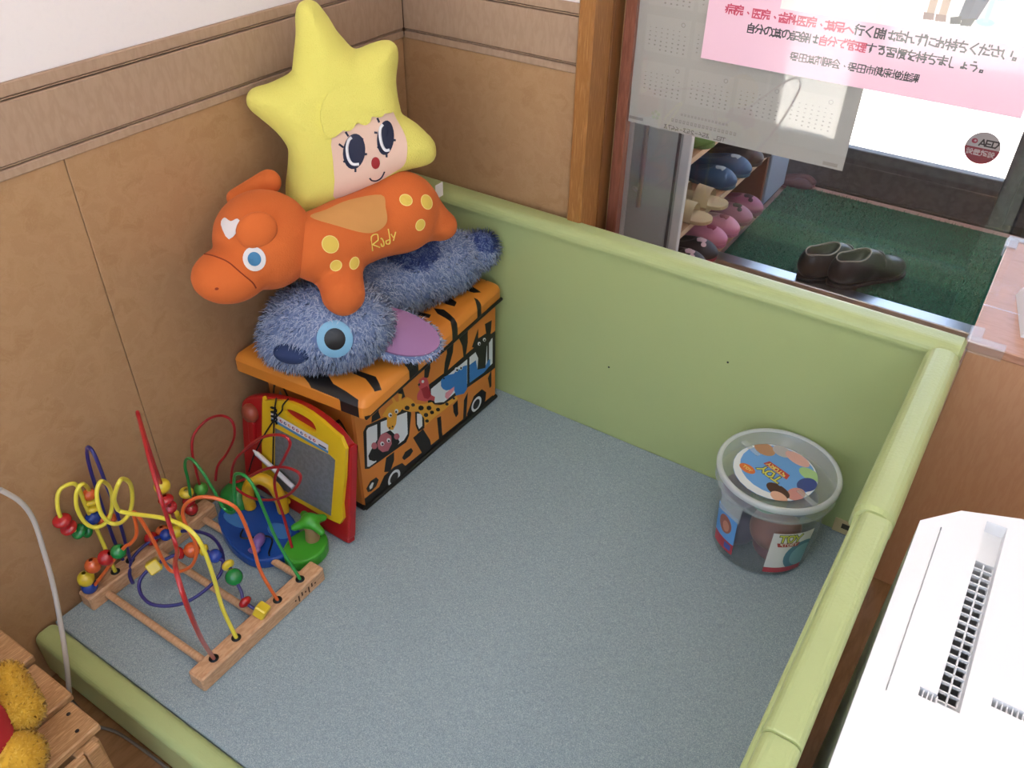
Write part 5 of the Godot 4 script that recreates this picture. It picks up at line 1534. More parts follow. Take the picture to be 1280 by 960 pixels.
func plush_pony() -> void:
	var t := thing("plush_pony", "orange plush pony with yellow spots lying across the blue plush animal", "plush toy", Vector3(0.2, 0.5, 0.42))
	var o := t.position
	var f := Field.new()
	var hf := Field.new()
	hf.ell(PONY_HEAD[0] - o, Vector3(0.093, 0.092, 0.093), Basis.IDENTITY, 0.03)
	hf.ell(PONY_HEAD[1] - o, Vector3(0.058, 0.05, 0.068), Basis(Vector3.UP, -0.5), 0.016)
	f.cap(Vector3(0.195, 0.595, 0.53) - o, Vector3(0.238, 0.60, 0.35) - o, 0.066, 0.072, 0.035)      # trunk
	f.ell(Vector3(0.243, 0.603, 0.325) - o, Vector3(0.072, 0.075, 0.07), Basis.IDENTITY, 0.04)
	f.cap(Vector3(0.22, 0.555, 0.50) - o, Vector3(0.268, 0.525, 0.545) - o, 0.045, 0.042, 0.018)   # front leg
	f.cap(PONY_LEGS[0] - o, PONY_LEGS[1] - o, 0.034, 0.03, 0.006)    # hind leg
	f.bumps = FastNoiseLite.new()
	f.bumps.seed = 4
	f.bumps.frequency = 14.0
	f.bump = 0.0025
	var mesh := nets(f, Vector3(-0.2, -0.05, -0.27), Vector3(0.2, 0.24, 0.37), 0.0075)
	var orange := cloth("cb6428")
	put("body", mesh, orange, t)
	hf.bumps = f.bumps
	hf.bump = 0.0015
	put("head", nets(hf, (PONY_HEAD[0] - o) - Vector3(0.15, 0.15, 0.13), (PONY_HEAD[0] - o) + Vector3(0.14, 0.12, 0.22), 0.006), orange, t)
	# ears
	var ea := Vector3(0.05, 0.672, 0.575) - o
	var eb := Vector3(0.095, 0.70, 0.53) - o
	var ef := Field.new()
	ef.cap(ea, eb, 0.018, 0.023, 0.01)
	put("ear", nets(ef, ea.min(eb) - Vector3.ONE * 0.04, ea.max(eb) + Vector3.ONE * 0.04, 0.005), orange, t)
	var ec := land(hf, PONY_TAG[1] - o, (VIEW - PONY_TAG[1]).normalized())
	var ef2 := Field.new()
	ef2.ell(ec, Vector3(0.037, 0.032, 0.017), Basis.looking_at(-(VIEW - PONY_TAG[1]).normalized() + Vector3(0, 0.25, 0)) * Basis(Vector3.BACK, 0.4), 0.01)
	put("ear", nets(ef2, ec - Vector3.ONE * 0.05, ec + Vector3.ONE * 0.05, 0.004), orange, t)
	var yellow := paint("d9bb52", 0.8, 0.0, 0.3)
	var rims := paint("e6cf7e", 0.8)
	var side := Vector3(0.66, 0.49, 0.57)
	# spots: centre in the world, size
	for i in 6:
		var s: Array = [[0.014, 0.015, 0.3], [0.010, 0.0085, 0.5], [0.0075, 0.011, -0.45], [0.0115, 0.0095, -0.5], [0.0095, 0.0135, 0.3], [0.0075, 0.0105, -0.5]][i]
		side = VIEW - PONY_SPOTS[i]
		var up: Vector3 = Vector3.UP.rotated(side.normalized(), s[2])
		var sp := put("spot", patch(f, ellipse(s[0] + 0.0016, s[1] + 0.0016, 20), PONY_SPOTS[i] - o, side, up, 0.001, 3), rims, t, "pale stitched yellow spot")
		put("fill", patch(f, ellipse(s[0], s[1], 20), PONY_SPOTS[i] - o, side, up, 0.0018, 3), yellow, sp)
	# saddle patch on the back
	var sad := []
	var flank: Vector3 = (VIEW - PONY_SADDLE[3]).normalized()
	var rt := Vector3.UP.cross(flank).normalized()
	var uq := flank.cross(rt)
	for p in PONY_SADDLE:
		sad.append(Vector2((p - PONY_SADDLE[3]).dot(rt), (p - PONY_SADDLE[3]).dot(uq)))
	put("saddle", patch(f, round_poly(sad, 4), PONY_SADDLE[3] - o, flank, Vector3.UP, 0.0015, 8), paint("c78d4e", 0.9, 0.0, 0.3), t, "tan saddle patch")
	# name embroidered on the flank
	var st := begin()
	var lx := 0.0
	var wide := [0.018, 0.013, 0.014, 0.015]
	side = VIEW - PONY_NAME[0]
	var run: Vector3 = (PONY_NAME[1] - PONY_NAME[0]).normalized()
	var lift: Vector3 = side.normalized().cross(run).normalized()
	for i in 4:
		for s in strokes(["R", "o", "d", "y"][i]):
			var pts := []
			for p in s:
				pts.append(Vector2(lx + p.x * wide[i], 0.012 - p.y * 0.024))
			add_stitch(st, f, pts, PONY_NAME[0] - o, run.cross(lift), lift, 0.0013)
		lx += wide[i] * 0.95
	put("embroidered_name", done(st), paint("e3c95e", 0.6), t)
	# eye and blaze
	var eye: Vector3 = PONY_EYE[0] - o
	var en: Vector3 = VIEW - PONY_EYE[0]
	var e := put("eye", patch(hf, ellipse(0.0195, 0.0215, 24), eye, en, Vector3.UP, 0.0012, 4), paint("d8d4d2", 0.7), t, "white felt eye")
	put("iris", patch(hf, ellipse(0.0115, 0.0125, 20), eye, en, Vector3.UP, 0.0022, 3), paint("2f6f98", 0.6), e)
	put("blaze", patch(hf, round_poly([Vector2(0, -0.02), Vector2(0.017, 0.006), Vector2(0.011, 0.018), Vector2(0.0, 0.012), Vector2(-0.011, 0.017), Vector2(-0.016, 0.004)], 3), PONY_EYE[1] - o, VIEW - PONY_EYE[1], Vector3(0.15, 0.95, -0.2), 0.0015, 4), paint("dcd6d6", 0.8), t, "white forehead patch")
	var seam := []
	for p in PONY_MUZZLE:
		seam.append(land(hf, p - o, (VIEW - p).normalized()))
	put("seam", tube(curve(seam, 4), 0.0013, 6), paint("8a3614", 0.9), t)
	put("nostril", patch(hf, ellipse(0.0035, 0.0025, 10), PONY_HEAD[2] - o, VIEW - PONY_HEAD[2], Vector3.UP, 0.0008, 2), paint("8a3614", 0.9), t)
	# washing label on the rump
	put("care_label", box(Vector3(0.002, 0.03, 0.024), land(f, PONY_TAG[0] - o, (VIEW - PONY_TAG[0]).normalized()), 0.0005), paint("d2d0cb", 0.7), t, "white care label")


func star_cushion() -> void:
	var t := thing("star_cushion", "yellow plush star cushion with a smiling face sitting in the corner", "cushion", STAR_FRAME.origin)
	t.transform = STAR_FRAME
	var f := Field.new()
	f.outline = PackedVector2Array(round_poly(STAR_OUTLINE, 2))
	f.fat = 0.055
	f.wide = 0.055
	f.bumps = FastNoiseLite.new()
	f.bumps.seed = 9
	f.bumps.frequency = 9.0
	f.bumps.fractal_octaves = 2
	f.bump = 0.005
	var mesh := nets(f, Vector3(-0.19, -0.19, -0.075), Vector3(0.19, 0.23, 0.075), 0.006)
	var yellow := cloth("d9d169", 0.4, 0.09)
	put("body", mesh, yellow, t)
	var n := Vector3.BACK
	var up := Vector3.UP
	var z := Vector3(0, 0, 0.0)
	put("face_patch", patch(f, round_poly(STAR_FACE, 3), z, n, up, 0.0015, 10), paint("dcbcaa", 0.92, 0.0, 0.3), t, "pale pink felt face")
	put("fringe", patch(f, round_poly(STAR_FRINGE, 3), z, n, up, 0.008, 10, 0.04), yellow, t, "scalloped yellow plush fringe")
	var navy := paint("151d3a", 0.7)
	for e in [[STAR_EYE_A, STAR_SHINE_A, 0], [STAR_EYE_B, STAR_SHINE_B, 12]]:
		var eye := put("eye", patch(f, e[0], z, n, up, 0.0028, 6), navy, t, "oval navy stitched eye")
		put("highlight", stitch_at(f, e[1], 0.0028, 0.0028), paint("e2e2e6", 0.6), eye, "white stitched crescent")
		for i in 6:
			put("lash", stitch_at(f, [STAR_LASHES[e[2] + i * 2], STAR_LASHES[e[2] + i * 2 + 1]], 0.0021, 0.001), navy, eye)
	put("nose", patch(f, STAR_NOSE, z, n, up, 0.0028, 3), paint("951a20", 0.7), t, "red oval nose")
	put("mouth", stitch_at(f, STAR_MOUTH, 0.0018, 0.001), navy, t)


func stitch_at(f: Field, pts: Array, radius: float, lift: float) -> ArrayMesh:
	var line := []
	for p in pts:
		line.append(land(f, Vector3(p.x, p.y, 0), Vector3.BACK) + Vector3(0, 0, lift))
	return tube(curve(line, 4) if line.size() > 2 else line, radius, 8)


# ---------------------------------------------------------------- toys on the carpet
func drawing_board() -> void:
	var t := thing("drawing_board", "red and yellow magnetic drawing board leaning against the toy chest", "drawing board", Vector3.ZERO)
	t.transform = BOARD_FRAME.translated(Vector3(0, 0.003, 0))
	var red := paint("a8181c", 0.35)
	var yellow := paint("dcb41e", 0.35)
	put("back_shell", prism(round_poly(BOARD_RED, 3), -0.012, 0.012, 0.005, Transform3D.IDENTITY, true), red, t)
	# yellow frame with the carry slot cut through it
	var frame := CSGPolygon3D.new()
	frame.name = "front_frame"
	frame.polygon = PackedVector2Array(round_poly(BOARD_YELLOW, 2))
	frame.mode = CSGPolygon3D.MODE_DEPTH
	frame.depth = 0.0085
	frame.position = Vector3(0, 0, 0.02)
	frame.material = yellow
	t.add_child(frame)
	var slot := CSGPolygon3D.new()
	slot.name = "carry_slot"
	slot.operation = CSGShape3D.OPERATION_SUBTRACTION
	slot.polygon = PackedVector2Array(round_poly(BOARD_HANDLE, 3))
	slot.depth = 0.03
	slot.position = Vector3(0, 0, 0.01)
	slot.material = yellow
	frame.add_child(slot)
	put("screen", prism(BOARD_SCREEN, 0.0195, 0.0208, 0.0005), grain(["6c6e70", "77797b", "666869", "808284"], Vector3(6, 6, 6), 0.3, 0.02, 3, 61), t, "grey magnetic screen")
	# label strip with small coloured print
	var lab := picture(384, 64, Color("e0d8d6"))
	lab.fill_rect(Rect2i(0, 44, 384, 20), Color("4a86b8"))
	for i in 9:
		dot(lab, Vector2(70 + i * 28, 26), 10, 11, [Color("b0404a"), Color("46587e"), Color("c9803a"), Color("8a4660")][i % 4])
		dot(lab, Vector2(72 + i * 28, 25), 4, 5, Color("e0d8d6"))
	lab.fill_rect(Rect2i(322, 30, 50, 12), Color("22304a"))
	var a: Vector2 = BOARD_LABEL[0]
	var b: Vector2 = BOARD_LABEL[3]
	var along := Transform3D(Basis(Vector3.BACK, (b - a).angle()), Vector3((a.x + b.x) / 2, (a.y + b.y) / 2 - 0.002, 0.0215))
	var strip := put("label_strip", card(a.distance_to(b), 0.021, 0.0006), shown(lab, 0.5), t, "small label strip with coloured print")
	strip.transform = along
	put("erase_knob", lathe([Vector2(0.009, 0), Vector2(0.01, 0.006), Vector2(0.008, 0.016), Vector2(0, 0.018)], 20, Transform3D(Basis(Vector3.RIGHT, PI / 2), Vector3(BOARD_KNOBS[0].x, max(BOARD_KNOBS[0].y, 0.016), 0.012))), yellow, t)
	# round stamp in its holder on the red side
	var k: Vector2 = BOARD_KNOBS[1]
	var holder := put("stamp", lathe([Vector2(0.02, 0), Vector2(0.022, 0.006), Vector2(0.018, 0.016), Vector2(0, 0.02)], 24, Transform3D(Basis(Vector3.RIGHT, PI / 2), Vector3(k.x + 0.004, k.y, 0.012))), paint("9c4a34", 0.4), t, "round brown stamp knob")
	put("rest", prism(rounded_rect(0.02, 0.06, 0.008, 4, Vector2(k.x + 0.004, k.y - 0.05)), 0.012, 0.02, 0.003), red, holder)
	# pen on a black cord
	var cord := begin()
	for c in [CORD, CORD2]:
		var line := []
		for p in c:
			line.append(Vector3(p.x, p.y, 0.024))
		add_tube(cord, curve(line, 5), 0.0016, 6)
	var knot := []
	for i in 20:
		var ang := i * 1.3
		knot.append(Vector3(CORD[1].x + cos(ang) * 0.007, CORD[1].y + 0.012 - i * 0.0022, 0.026 + sin(ang) * 0.004))
	add_tube(cord, curve(knot, 3), 0.0018, 6)
	put("cord", done(cord), paint("0f0d0d", 0.8), t)
	var p0 := Vector3(PEN[0].x, PEN[0].y, 0.032)
	var p1 := Vector3(PEN[1].x, PEN[1].y, 0.032)
	var pen := put("pen", tube([p0, p0.lerp(p1, 0.1), p0.lerp(p1, 0.15), p0.lerp(p1, 0.95), p1], 0.0055, 12), paint("d4d2d6", 0.35), t, "white stylus on a cord")
	put("tip", tube([p0, p0 + (p0 - p1).normalized() * 0.012], 0.0045, 10, 0.25), paint("d4d2d6", 0.35), pen)


func bead_shape(kind: String, r: float) -> ArrayMesh:
	if kind == "cube":
		return box(Vector3.ONE * r * 1.9, Vector3.ZERO, r * 0.2)
	var prof := []
	var flat := 0.62 if kind == "disc" else 1.0
	for i in 13:
		var a := -PI / 2 + PI * i / 12
		prof.append(Vector2(cos(a) * r, sin(a) * r * flat))
	prof[0].x = r * 0.24
	prof[12].x = r * 0.24
	return lathe(prof, 20)


func beads(t: Node3D, spots: Array, kinds: Array, path: Array) -> void:
	for i in spots.size():
		var kind: Array = kinds[i]
		var p: Vector3 = spots[i]
		var best := 1e9
		var dir := Vector3.UP
		for k in path.size() - 1:
			var d: float = p.distance_to(path[k])
			if d < best:
				best = d
				dir = (path[k + 1] - path[max(k - 1, 0)]).normalized()
		if best < 0.02:
			pass
		else:
			dir = Vector3.UP
		var o := put("bead", bead_shape(kind[1], kind[2]), M["bead_" + kind[0]], t)
		var side := dir.cross(Vector3(0.3, 0.2, 0.9)).normalized()
		o.transform = Transform3D(Basis(side, dir, side.cross(dir)), p)


func bead_maze() -> void:
	var t := thing("bead_maze", "wooden bead maze with bent coloured wires standing by the wall", "toy")
	var size := Vector3(0.036, 0.036, 0.31)
	for x in [0.345, 0.028]:
		put("base_block", box(size, Vector3(x, 0.018, 0.937), 0.003), M.beech, t, "pale beech base block")
	for z in [1.055, 0.93, 0.815]:
		put("dowel", tube([Vector3(0.045, 0.016, z), Vector3(0.328, 0.016, z)], 0.0075, 12), M.beech, t)
	# burnt mark on the block
	var mark := begin()
	for i in 7:
		add_box(mark, Vector3(0.0006, 0.004 + 0.006 * (i % 3), 0.003), Vector3(0.3634, 0.018 + 0.003 * sin(i * 2.1), 0.81 + i * 0.009), 0.0)
	put("burnt_mark", done(mark), paint("4a2c1a", 0.8), t)
	var wires := [["red", RED_WIRE, "a3161e", 0.0035], ["yellow", YELLOW_WIRE, "e6d845", 0.0038], ["orange", ORANGE_WIRE, "dc6326", 0.0034], ["green", GREEN_WIRE, "1d8a3a", 0.0032], ["blue", BLUE_WIRE, "221f6e", 0.0035]]
	var hole := lathe([Vector2(0.009, 0), Vector2(0.009, 0.001), Vector2(0.0, 0.0012)], 16)
	for w in wires:
		var path := curve(w[1], 6)
		var m := paint(w[2], 0.3)
		m.clearcoat_enabled = true
		m.clearcoat = 0.5
		put("wire", tube(path, w[3], 10), m, t, w[0] + " bent wire")
		for end in [path[0], path[-1]]:
			var h := put("hole_plug", hole, M.black, t)
			h.position = Vector3(end.x, 0.0362, end.z)
	var R := 0.0125
	beads(t, YELLOW_BEADS, [["orange", "ball", 0.012], ["yellow", "disc", 0.012], ["yellow", "disc", 0.012], ["blue", "ball", 0.014], ["green", "disc", 0.014], ["green", "disc", 0.015], ["red", "disc", 0.016], ["red", "disc", 0.017], ["orange", "ball", 0.009], ["orange", "ball", 0.01]], curve(YELLOW_WIRE, 6))
	beads(t, BLUE_BEADS, [["blue", "ball", R], ["yellow", "cube", 0.013], ["red", "disc", R], ["orange", "ball", 0.0155], ["yellow", "disc", 0.012], ["blue", "ball", 0.014], ["yellow", "disc", 0.013], ["green", "ball", 0.017], ["red", "disc", 0.0135], ["yellow", "cube", 0.0125], ["yellow", "ball", 0.013]], curve(BLUE_WIRE, 6))
	beads(t, RED_BEADS, [["yellow", "ball", 0.015], ["red", "disc", 0.014], ["red", "disc", 0.014], ["yellow", "disc", 0.012], ["yellow", "ball", 0.0145], ["red", "ball", 0.0145], ["orange", "ball", 0.0145]], curve(RED_WIRE, 6))
	beads(t, ORANGE_BEADS, [["green", "ball", 0.0145], ["red", "ball", 0.0155], ["orange", "ball", 0.0155], ["yellow", "ball", 0.016], ["blue", "ball", 0.0155]], curve(ORANGE_WIRE, 6))
	beads(t, GREEN_BEADS, [["yellow", "disc", 0.015], ["red", "ball", 0.0135], ["red", "ball", 0.0145]], curve(GREEN_WIRE, 6))


func island_maze() -> void:
	var t := thing("island_toy", "small plastic bead toy with a blue sea base and green islands", "toy", Vector3(0.17, 0.0, 0.755))
	var o := t.position
	var flat := Basis(Vector3.RIGHT, -PI / 2)   # x, y of an outline become x, -z
	var sea := []
	for p in [Vector2(0.05, 0.755), Vector2(0.07, 0.80), Vector2(0.14, 0.835), Vector2(0.21, 0.845), Vector2(0.25, 0.825), Vector2(0.27, 0.78), Vector2(0.25, 0.735), Vector2(0.19, 0.705), Vector2(0.10, 0.7), Vector2(0.06, 0.72)]:
		sea.append(Vector2(p.x - o.x, -(p.y - o.z)))
	var blue := paint("16489a", 0.3)
	put("sea_base", prism(round_poly(sea, 4), 0.0, 0.026, 0.005, Transform3D(flat, Vector3.ZERO), true), blue, t)
	for w in [[Vector2(-0.06, -0.03), 0.035, 0.014], [Vector2(0.04, 0.0), 0.03, 0.018]]:
		put("wave", prism(round_poly(ellipse(w[1], w[2], 10, w[0]), 2), 0.0255, 0.028, 0.001, Transform3D(flat, Vector3.ZERO)), paint("3f78b8", 0.3), t)
	var green := paint("3f9a2a", 0.35)
	put("green_island", prism(round_poly(ellipse(0.042, 0.05, 10, Vector2(0.115, 0.0)), 2), 0.0, 0.03, 0.005, Transform3D(flat, Vector3.ZERO), true), green, t)
	put("green_island", lathe([Vector2(0.042, 0.0), Vector2(0.043, 0.02), Vector2(0.036, 0.045), Vector2(0.022, 0.06), Vector2(0, 0.065)], 28, Transform3D(Basis.IDENTITY, Vector3(-0.105, 0, -0.02))), paint("1f7a2c", 0.35), t)
	# palm: trunk and leaves
	var palm := put("palm_trunk", lathe([Vector2(0.0155, 0), Vector2(0.0135, 0.02), Vector2(0.0125, 0.045), Vector2(0, 0.047)], 18, Transform3D(Basis.IDENTITY, Vector3(0.115, 0.029, -0.022))), paint("9a7a52", 0.5), t)
	var leaf := Field.new()
	for a in [0.1, 2.2, 3.6, 5.0]:
		leaf.cap(Vector3(0.115, 0.082, -0.022), Vector3(0.115 + cos(a) * 0.034, 0.072, -0.022 + sin(a) * 0.03), 0.011, 0.008, 0.012)
	put("leaves", nets(leaf, Vector3(0.06, 0.05, -0.075), Vector3(0.17, 0.105, 0.03), 0.004), green, palm)
	# yellow arch
	var arch := []
	for i in 17:
		var a := PI * i / 16
		arch.append(Vector3(-0.028 + cos(a) * 0.034, 0.028 + 0.07 * sin(a) + 0.02 * min(1.0, sin(a) * 3.0), -0.03 + cos(a) * -0.016))
	var st := begin()
	add_tube(st, arch, 0.013, 10)
	put("arch", done(st), paint("d0a21c", 0.35), t)
	for w in [[ISLAND_WIRE_A, "9c1a20"], [ISLAND_WIRE_B, "9c1a20"]]:
		var pts := []
		for p in w[0]:
			pts.append(p - o)
		put("wire", tube(curve(pts, 6), 0.003, 8), paint(w[1], 0.3), t)
	put("green_bead", bead_shape("ball", 0.015), paint("4f9a3a", 0.3), t).position = ISLAND_WIRE_A[0] - o + Vector3(0, -0.006, 0)
	var rail := []
	for i in 12:
		rail.append(Vector3(-0.02 + i * 0.009, 0.034 + 0.006 * sin(i * 0.6), 0.045 + 0.02 * sin(i * 0.7)))
	put("track_wire", tube(curve(rail, 3), 0.002, 6), M.black, t)
	var fish := Field.new()
	fish.ell(Vector3(0.035, 0.04, 0.05), Vector3(0.012, 0.012, 0.019), Basis(Vector3.UP, 0.5), 0.006)
	fish.ell(Vector3(0.044, 0.036, 0.072), Vector3(0.014, 0.006, 0.009), Basis(Vector3.UP, 0.5), 0.006)
	put("fish_bead", nets(fish, Vector3(0.005, 0.015, 0.02), Vector3(0.07, 0.065, 0.095), 0.0035), paint("7a5a9c", 0.35), t, "purple sliding fish")


func toy_bucket() -> void:
	var t := thing("toy_bucket", "clear plastic toy bucket with a round printed lid by the green panel", "bucket", Vector3(1.06, 0.0, 0.186))
	var plastic := paint("c3ccd0", 0.2)
	plastic.transparency = BaseMaterial3D.TRANSPARENCY_ALPHA
	plastic.albedo_color.a = 0.1
	put("body", lathe([Vector2(0.0, 0.002), Vector2(0.094, 0.002), Vector2(0.1, 0.008), Vector2(0.111, 0.18)], 64), plastic, t)
	var frosted := paint("cfd6d8", 0.24)
	frosted.transparency = BaseMaterial3D.TRANSPARENCY_ALPHA
	frosted.albedo_color.a = 0.3
	var lid := put("lid", lathe([Vector2(0.113, 0.176), Vector2(0.118, 0.174), Vector2(0.121, 0.18), Vector2(0.122, 0.207), Vector2(0.12, 0.213), Vector2(0.114, 0.214), Vector2(0.111, 0.21), Vector2(0.107, 0.199), Vector2(0.0, 0.198)], 64), frosted, t)
	# lid label: plain blobs of the print's colours, with its lettering
	var img := picture(640, 640, Color("5c94d4"))
	dot(img, Vector2(320, 320), 320, 320, Color("dfe2e6"))
	dot(img, Vector2(320, 290), 292, 280, Color("6aa0dc"))
	for b in [[100, 180, 90, 70, "b98a68"], [200, 90, 80, 60, "b9b2b4"], [330, 62, 110, 58, "dba9a0"], [500, 130, 90, 60, "a9cc8c"], [560, 240, 66, 90, "3a4a8c"], [575, 390, 60, 80, "c98a84"], [470, 470, 100, 60, "4a2a22"], [520, 520, 70, 50, "d8a890"]]:
		dot(img, Vector2(b[0], b[1]), b[2], b[3], Color(b[4]))
	var logo := picture(260, 170, Color("6aa0dc"))
	write_signs(logo, "TOY", Vector2(30, 12), 66, 68, 26.0, [Color("26304a")])
	write_signs(logo, "TOY", Vector2(30, 12), 66, 68, 15.0, [Color("d8d25a")])
	fill(logo, [18, 98, 246, 98, 232, 158, 34, 158], Color("b83a34"))
	write_signs(logo, "STORY", Vector2(48, 108), 34, 36, 8.0, [Color("e0d070")])
	logo.rotate_180()
	img.blit_rect(logo, Rect2i(0, 0, 260, 170), Vector2i(190, 250))
	dot(img, Vector2(170, 470), 70, 44, Color("d8703a"))
	write_signs(img, "TOY", Vector2(128, 455), 24, 28, 6.0, [Color("e8d070")])
	var lab := put("lid_label", prism(ellipse(0.083, 0.083, 48), 0.0, 0.0006, 0.0, Transform3D(Basis(Vector3.UP, -0.35) * Basis(Vector3.RIGHT, -PI / 2), Vector3(-0.006, 0.1995, 0.0)), false, Vector2(-0.083, -0.083), Vector2(0.166, 0.166)), shown(img, 0.35), lid, "round blue printed lid label")
	var cloudy := paint("dfe4e4", 0.22)
	cloudy.transparency = BaseMaterial3D.TRANSPARENCY_ALPHA
	cloudy.albedo_color.a = 0.55
	put("rim", lathe([Vector2(0.1225, 0.204), Vector2(0.1232, 0.21), Vector2(0.12, 0.2155), Vector2(0.1145, 0.2155), Vector2(0.112, 0.212)], 64), cloudy, lid, "cloudy white lid rim")
	# raised handle bar across the lid
	for s in [-1, 1]:
		put("handle_bar", box(Vector3(0.05, 0.004, 0.012), Vector3(0.082 * s, 0.201, 0), 0.0015, Transform3D(Basis(Vector3.UP, -0.5), Vector3.ZERO)), frosted, lid)
	# clip tab on the front
	put("clip", box(Vector3(0.056, 0.045, 0.004), Vector3(0, 0.16, 0.117), 0.0015, Transform3D(Basis(Vector3.UP, -0.45), Vector3.ZERO)), frosted, lid)
	# side labels curved round the wall
	var left := picture(200, 300, Color("5a96d0"))
	left.fill_rect(Rect2i(0, 220, 200, 80), Color("b03a44"))
	dot(left, Vector2(100, 110), 62, 66, Color("9a5a48"))
	dot(left, Vector2(110, 120), 32, 40, Color("c98a70"))
	left.fill_rect(Rect2i(120, 236, 60, 44), Color("4a5aa0"))
	var right := picture(260, 300, Color("dcd9d2"))
	right.fill_rect(Rect2i(0, 262, 260, 38), Color("b03a44"))
	dot(right, Vector2(215, 180), 110, 110, Color("4a7a88"))
	dot(right, Vector2(225, 180), 80, 82, Color("7aa6ac"))
	write_signs(right, "TOY", Vector2(40, 18), 44, 46, 18.0, [Color("3a4a2a")])
	write_signs(right, "TOY", Vector2(40, 18), 44, 46, 10.0, [Color("c9c84a")])
	fill(right, [36, 72, 180, 72, 170, 100, 46, 100], Color("a83a34"))
	write_signs(right, "STORY", Vector2(56, 76), 18, 22, 4.0, [Color("e0d8c0")])
	right.fill_rect(Rect2i(0, 262, 260, 38), Color("b03a44"))
	for s in [[left, -1.95 - 0.45, -1.95 + 0.1, 0.03, 0.14], [right, -1.2, -0.42, 0.02, 0.142]]:
		var st := begin()
		add_lathe(st, [Vector2(0.1025 + s[3] * 0.07, s[3]), Vector2(0.1025 + s[4] * 0.07, s[4])], 14, Transform3D.IDENTITY, s[1], s[2])
		put("side_label", done(st), shown(s[0], 0.4), t, "printed side label")
	# things inside, seen dimly through the plastic
	var inside := [["toy_ball", "brown round toy seen through the clear bucket wall", Vector3(0.025, 0.085, 0.035), Vector3(0.05, 0.042, 0.046), "8a5848"], ["toy_block", "dark purple toy at the bottom of the clear bucket", Vector3(-0.045, 0.045, 0.03), Vector3(0.042, 0.035, 0.045), "4c3a56"], ["toy_block", "green toy under the bucket lid", Vector3(0.0, 0.15, 0.03), Vector3(0.036, 0.024, 0.034), "4a8a5a"], ["toy_block", "dark blue toy under the right side of the bucket lid", Vector3(0.05, 0.15, 0.0), Vector3(0.036, 0.03, 0.036), "34466e"], ["toy_block", "dull red toy low in the clear bucket", Vector3(0.035, 0.035, 0.02), Vector3(0.046, 0.028, 0.05), "7a4248"], ["toy_block", "greyish violet toy near the top of the bucket's left side", Vector3(-0.055, 0.13, 0.01), Vector3(0.034, 0.04, 0.046), "6a5670"], ["toy_block", "dark brown toy at the back of the clear bucket", Vector3(0.0, 0.06, -0.05), Vector3(0.06, 0.05, 0.034), "4e3830"]]
	for s in inside:
		var f := Field.new()
		f.ell(Vector3.ZERO, s[3], Basis(Vector3.UP, rng.randf() * 3), 0.01)
		f.ell(Vector3(s[3].x * 0.5, s[3].y * 0.5, 0), s[3] * 0.6, Basis.IDENTITY, 0.01)
		var b := put(s[0], nets(f, -s[3] * 1.7 - Vector3.ONE * 0.01, s[3] * 1.7 + Vector3.ONE * 0.01, 0.005), paint(s[4], 0.5), self)
		b.name = numbered(s[0])
		b.position = t.position + s[2]
		tag(b, s[1], "toy", "toys inside the clear bucket")


# ---------------------------------------------------------------- right side
func counter() -> void:
	var t := thing("low_counter", "low wooden counter with clear corner guards beside the green panel", "counter", Vector3(1.292, STEP, 0.02))
	var top := PANEL_TOP - STEP
	put("front_board", span(0.0, 0.85, 0.0, top - 0.019, -0.018, 0.0, 0.001), M.counter, t)
	put("side_board", span(0.0, 0.018, 0.0, top - 0.019, -0.47, -0.0185, 0.001), M.counter, t)
	put("top_board", span(-0.003, 0.85, top - 0.0185, top, -0.475, 0.004, 0.002), grain(["b5846a", "c09078", "ad7c62"], Vector3(1, 5, 5), 0.2, 0.03, 4, 63), t)
	put("back_board", span(0.018, 0.85, 0.0, top - 0.019, -0.47, -0.455, 0.001), M.counter, t)
	var clear := paint("e2d8d0", 0.12)
	clear.transparency = BaseMaterial3D.TRANSPARENCY_ALPHA
	clear.albedo_color.a = 0.1
	for g in [[0.004, 1.0], [-0.475, -1.0]]:
		var st := begin()
		add_box(st, Vector3(0.062, 0.004, 0.022), Vector3(0.026, top + 0.002, g[0] - 0.006 * g[1]), 0.001)
		add_box(st, Vector3(0.022, 0.004, 0.05), Vector3(0.005, top + 0.002, g[0] - 0.03 * g[1]), 0.001)
		add_box(st, Vector3(0.062, 0.022, 0.004), Vector3(0.026, top - 0.009, g[0] + 0.003 * g[1]), 0.001)
		add_box(st, Vector3(0.004, 0.022, 0.05), Vector3(-0.006, top - 0.009, g[0] - 0.03 * g[1]), 0.001)
		put("corner_guard", done(st), clear, t, "clear plastic corner guard")
	var p := thing("paper_bag", "white paper packet standing on the wooden counter", "paper bag", Vector3(1.348, PANEL_TOP, -0.11), 0.25)
	var st := begin()
	var a := [Vector3(0, 0.0, 0.07), Vector3(0.12, 0.0, 0.09), Vector3(0.13, 0.0, -0.08), Vector3(0.01, 0.0, -0.09)]
	var b := [Vector3(0.03, 0.085, 0.045), Vector3(0.13, 0.1, 0.06), Vector3(0.13, 0.1, -0.06), Vector3(0.035, 0.085, -0.07)]
	for i in 4:
		var j := (i + 1) % 4
		facing(st, [a[i], a[j], b[j], b[i]], Vector3(0.07, 0.04, 0))
	facing(st, b, Vector3(0.07, 0.04, 0))
	facing(st, a, Vector3(0.07, 0.04, 0))
	put("packet", done(st), paint("e4e4e6", 0.6), p)


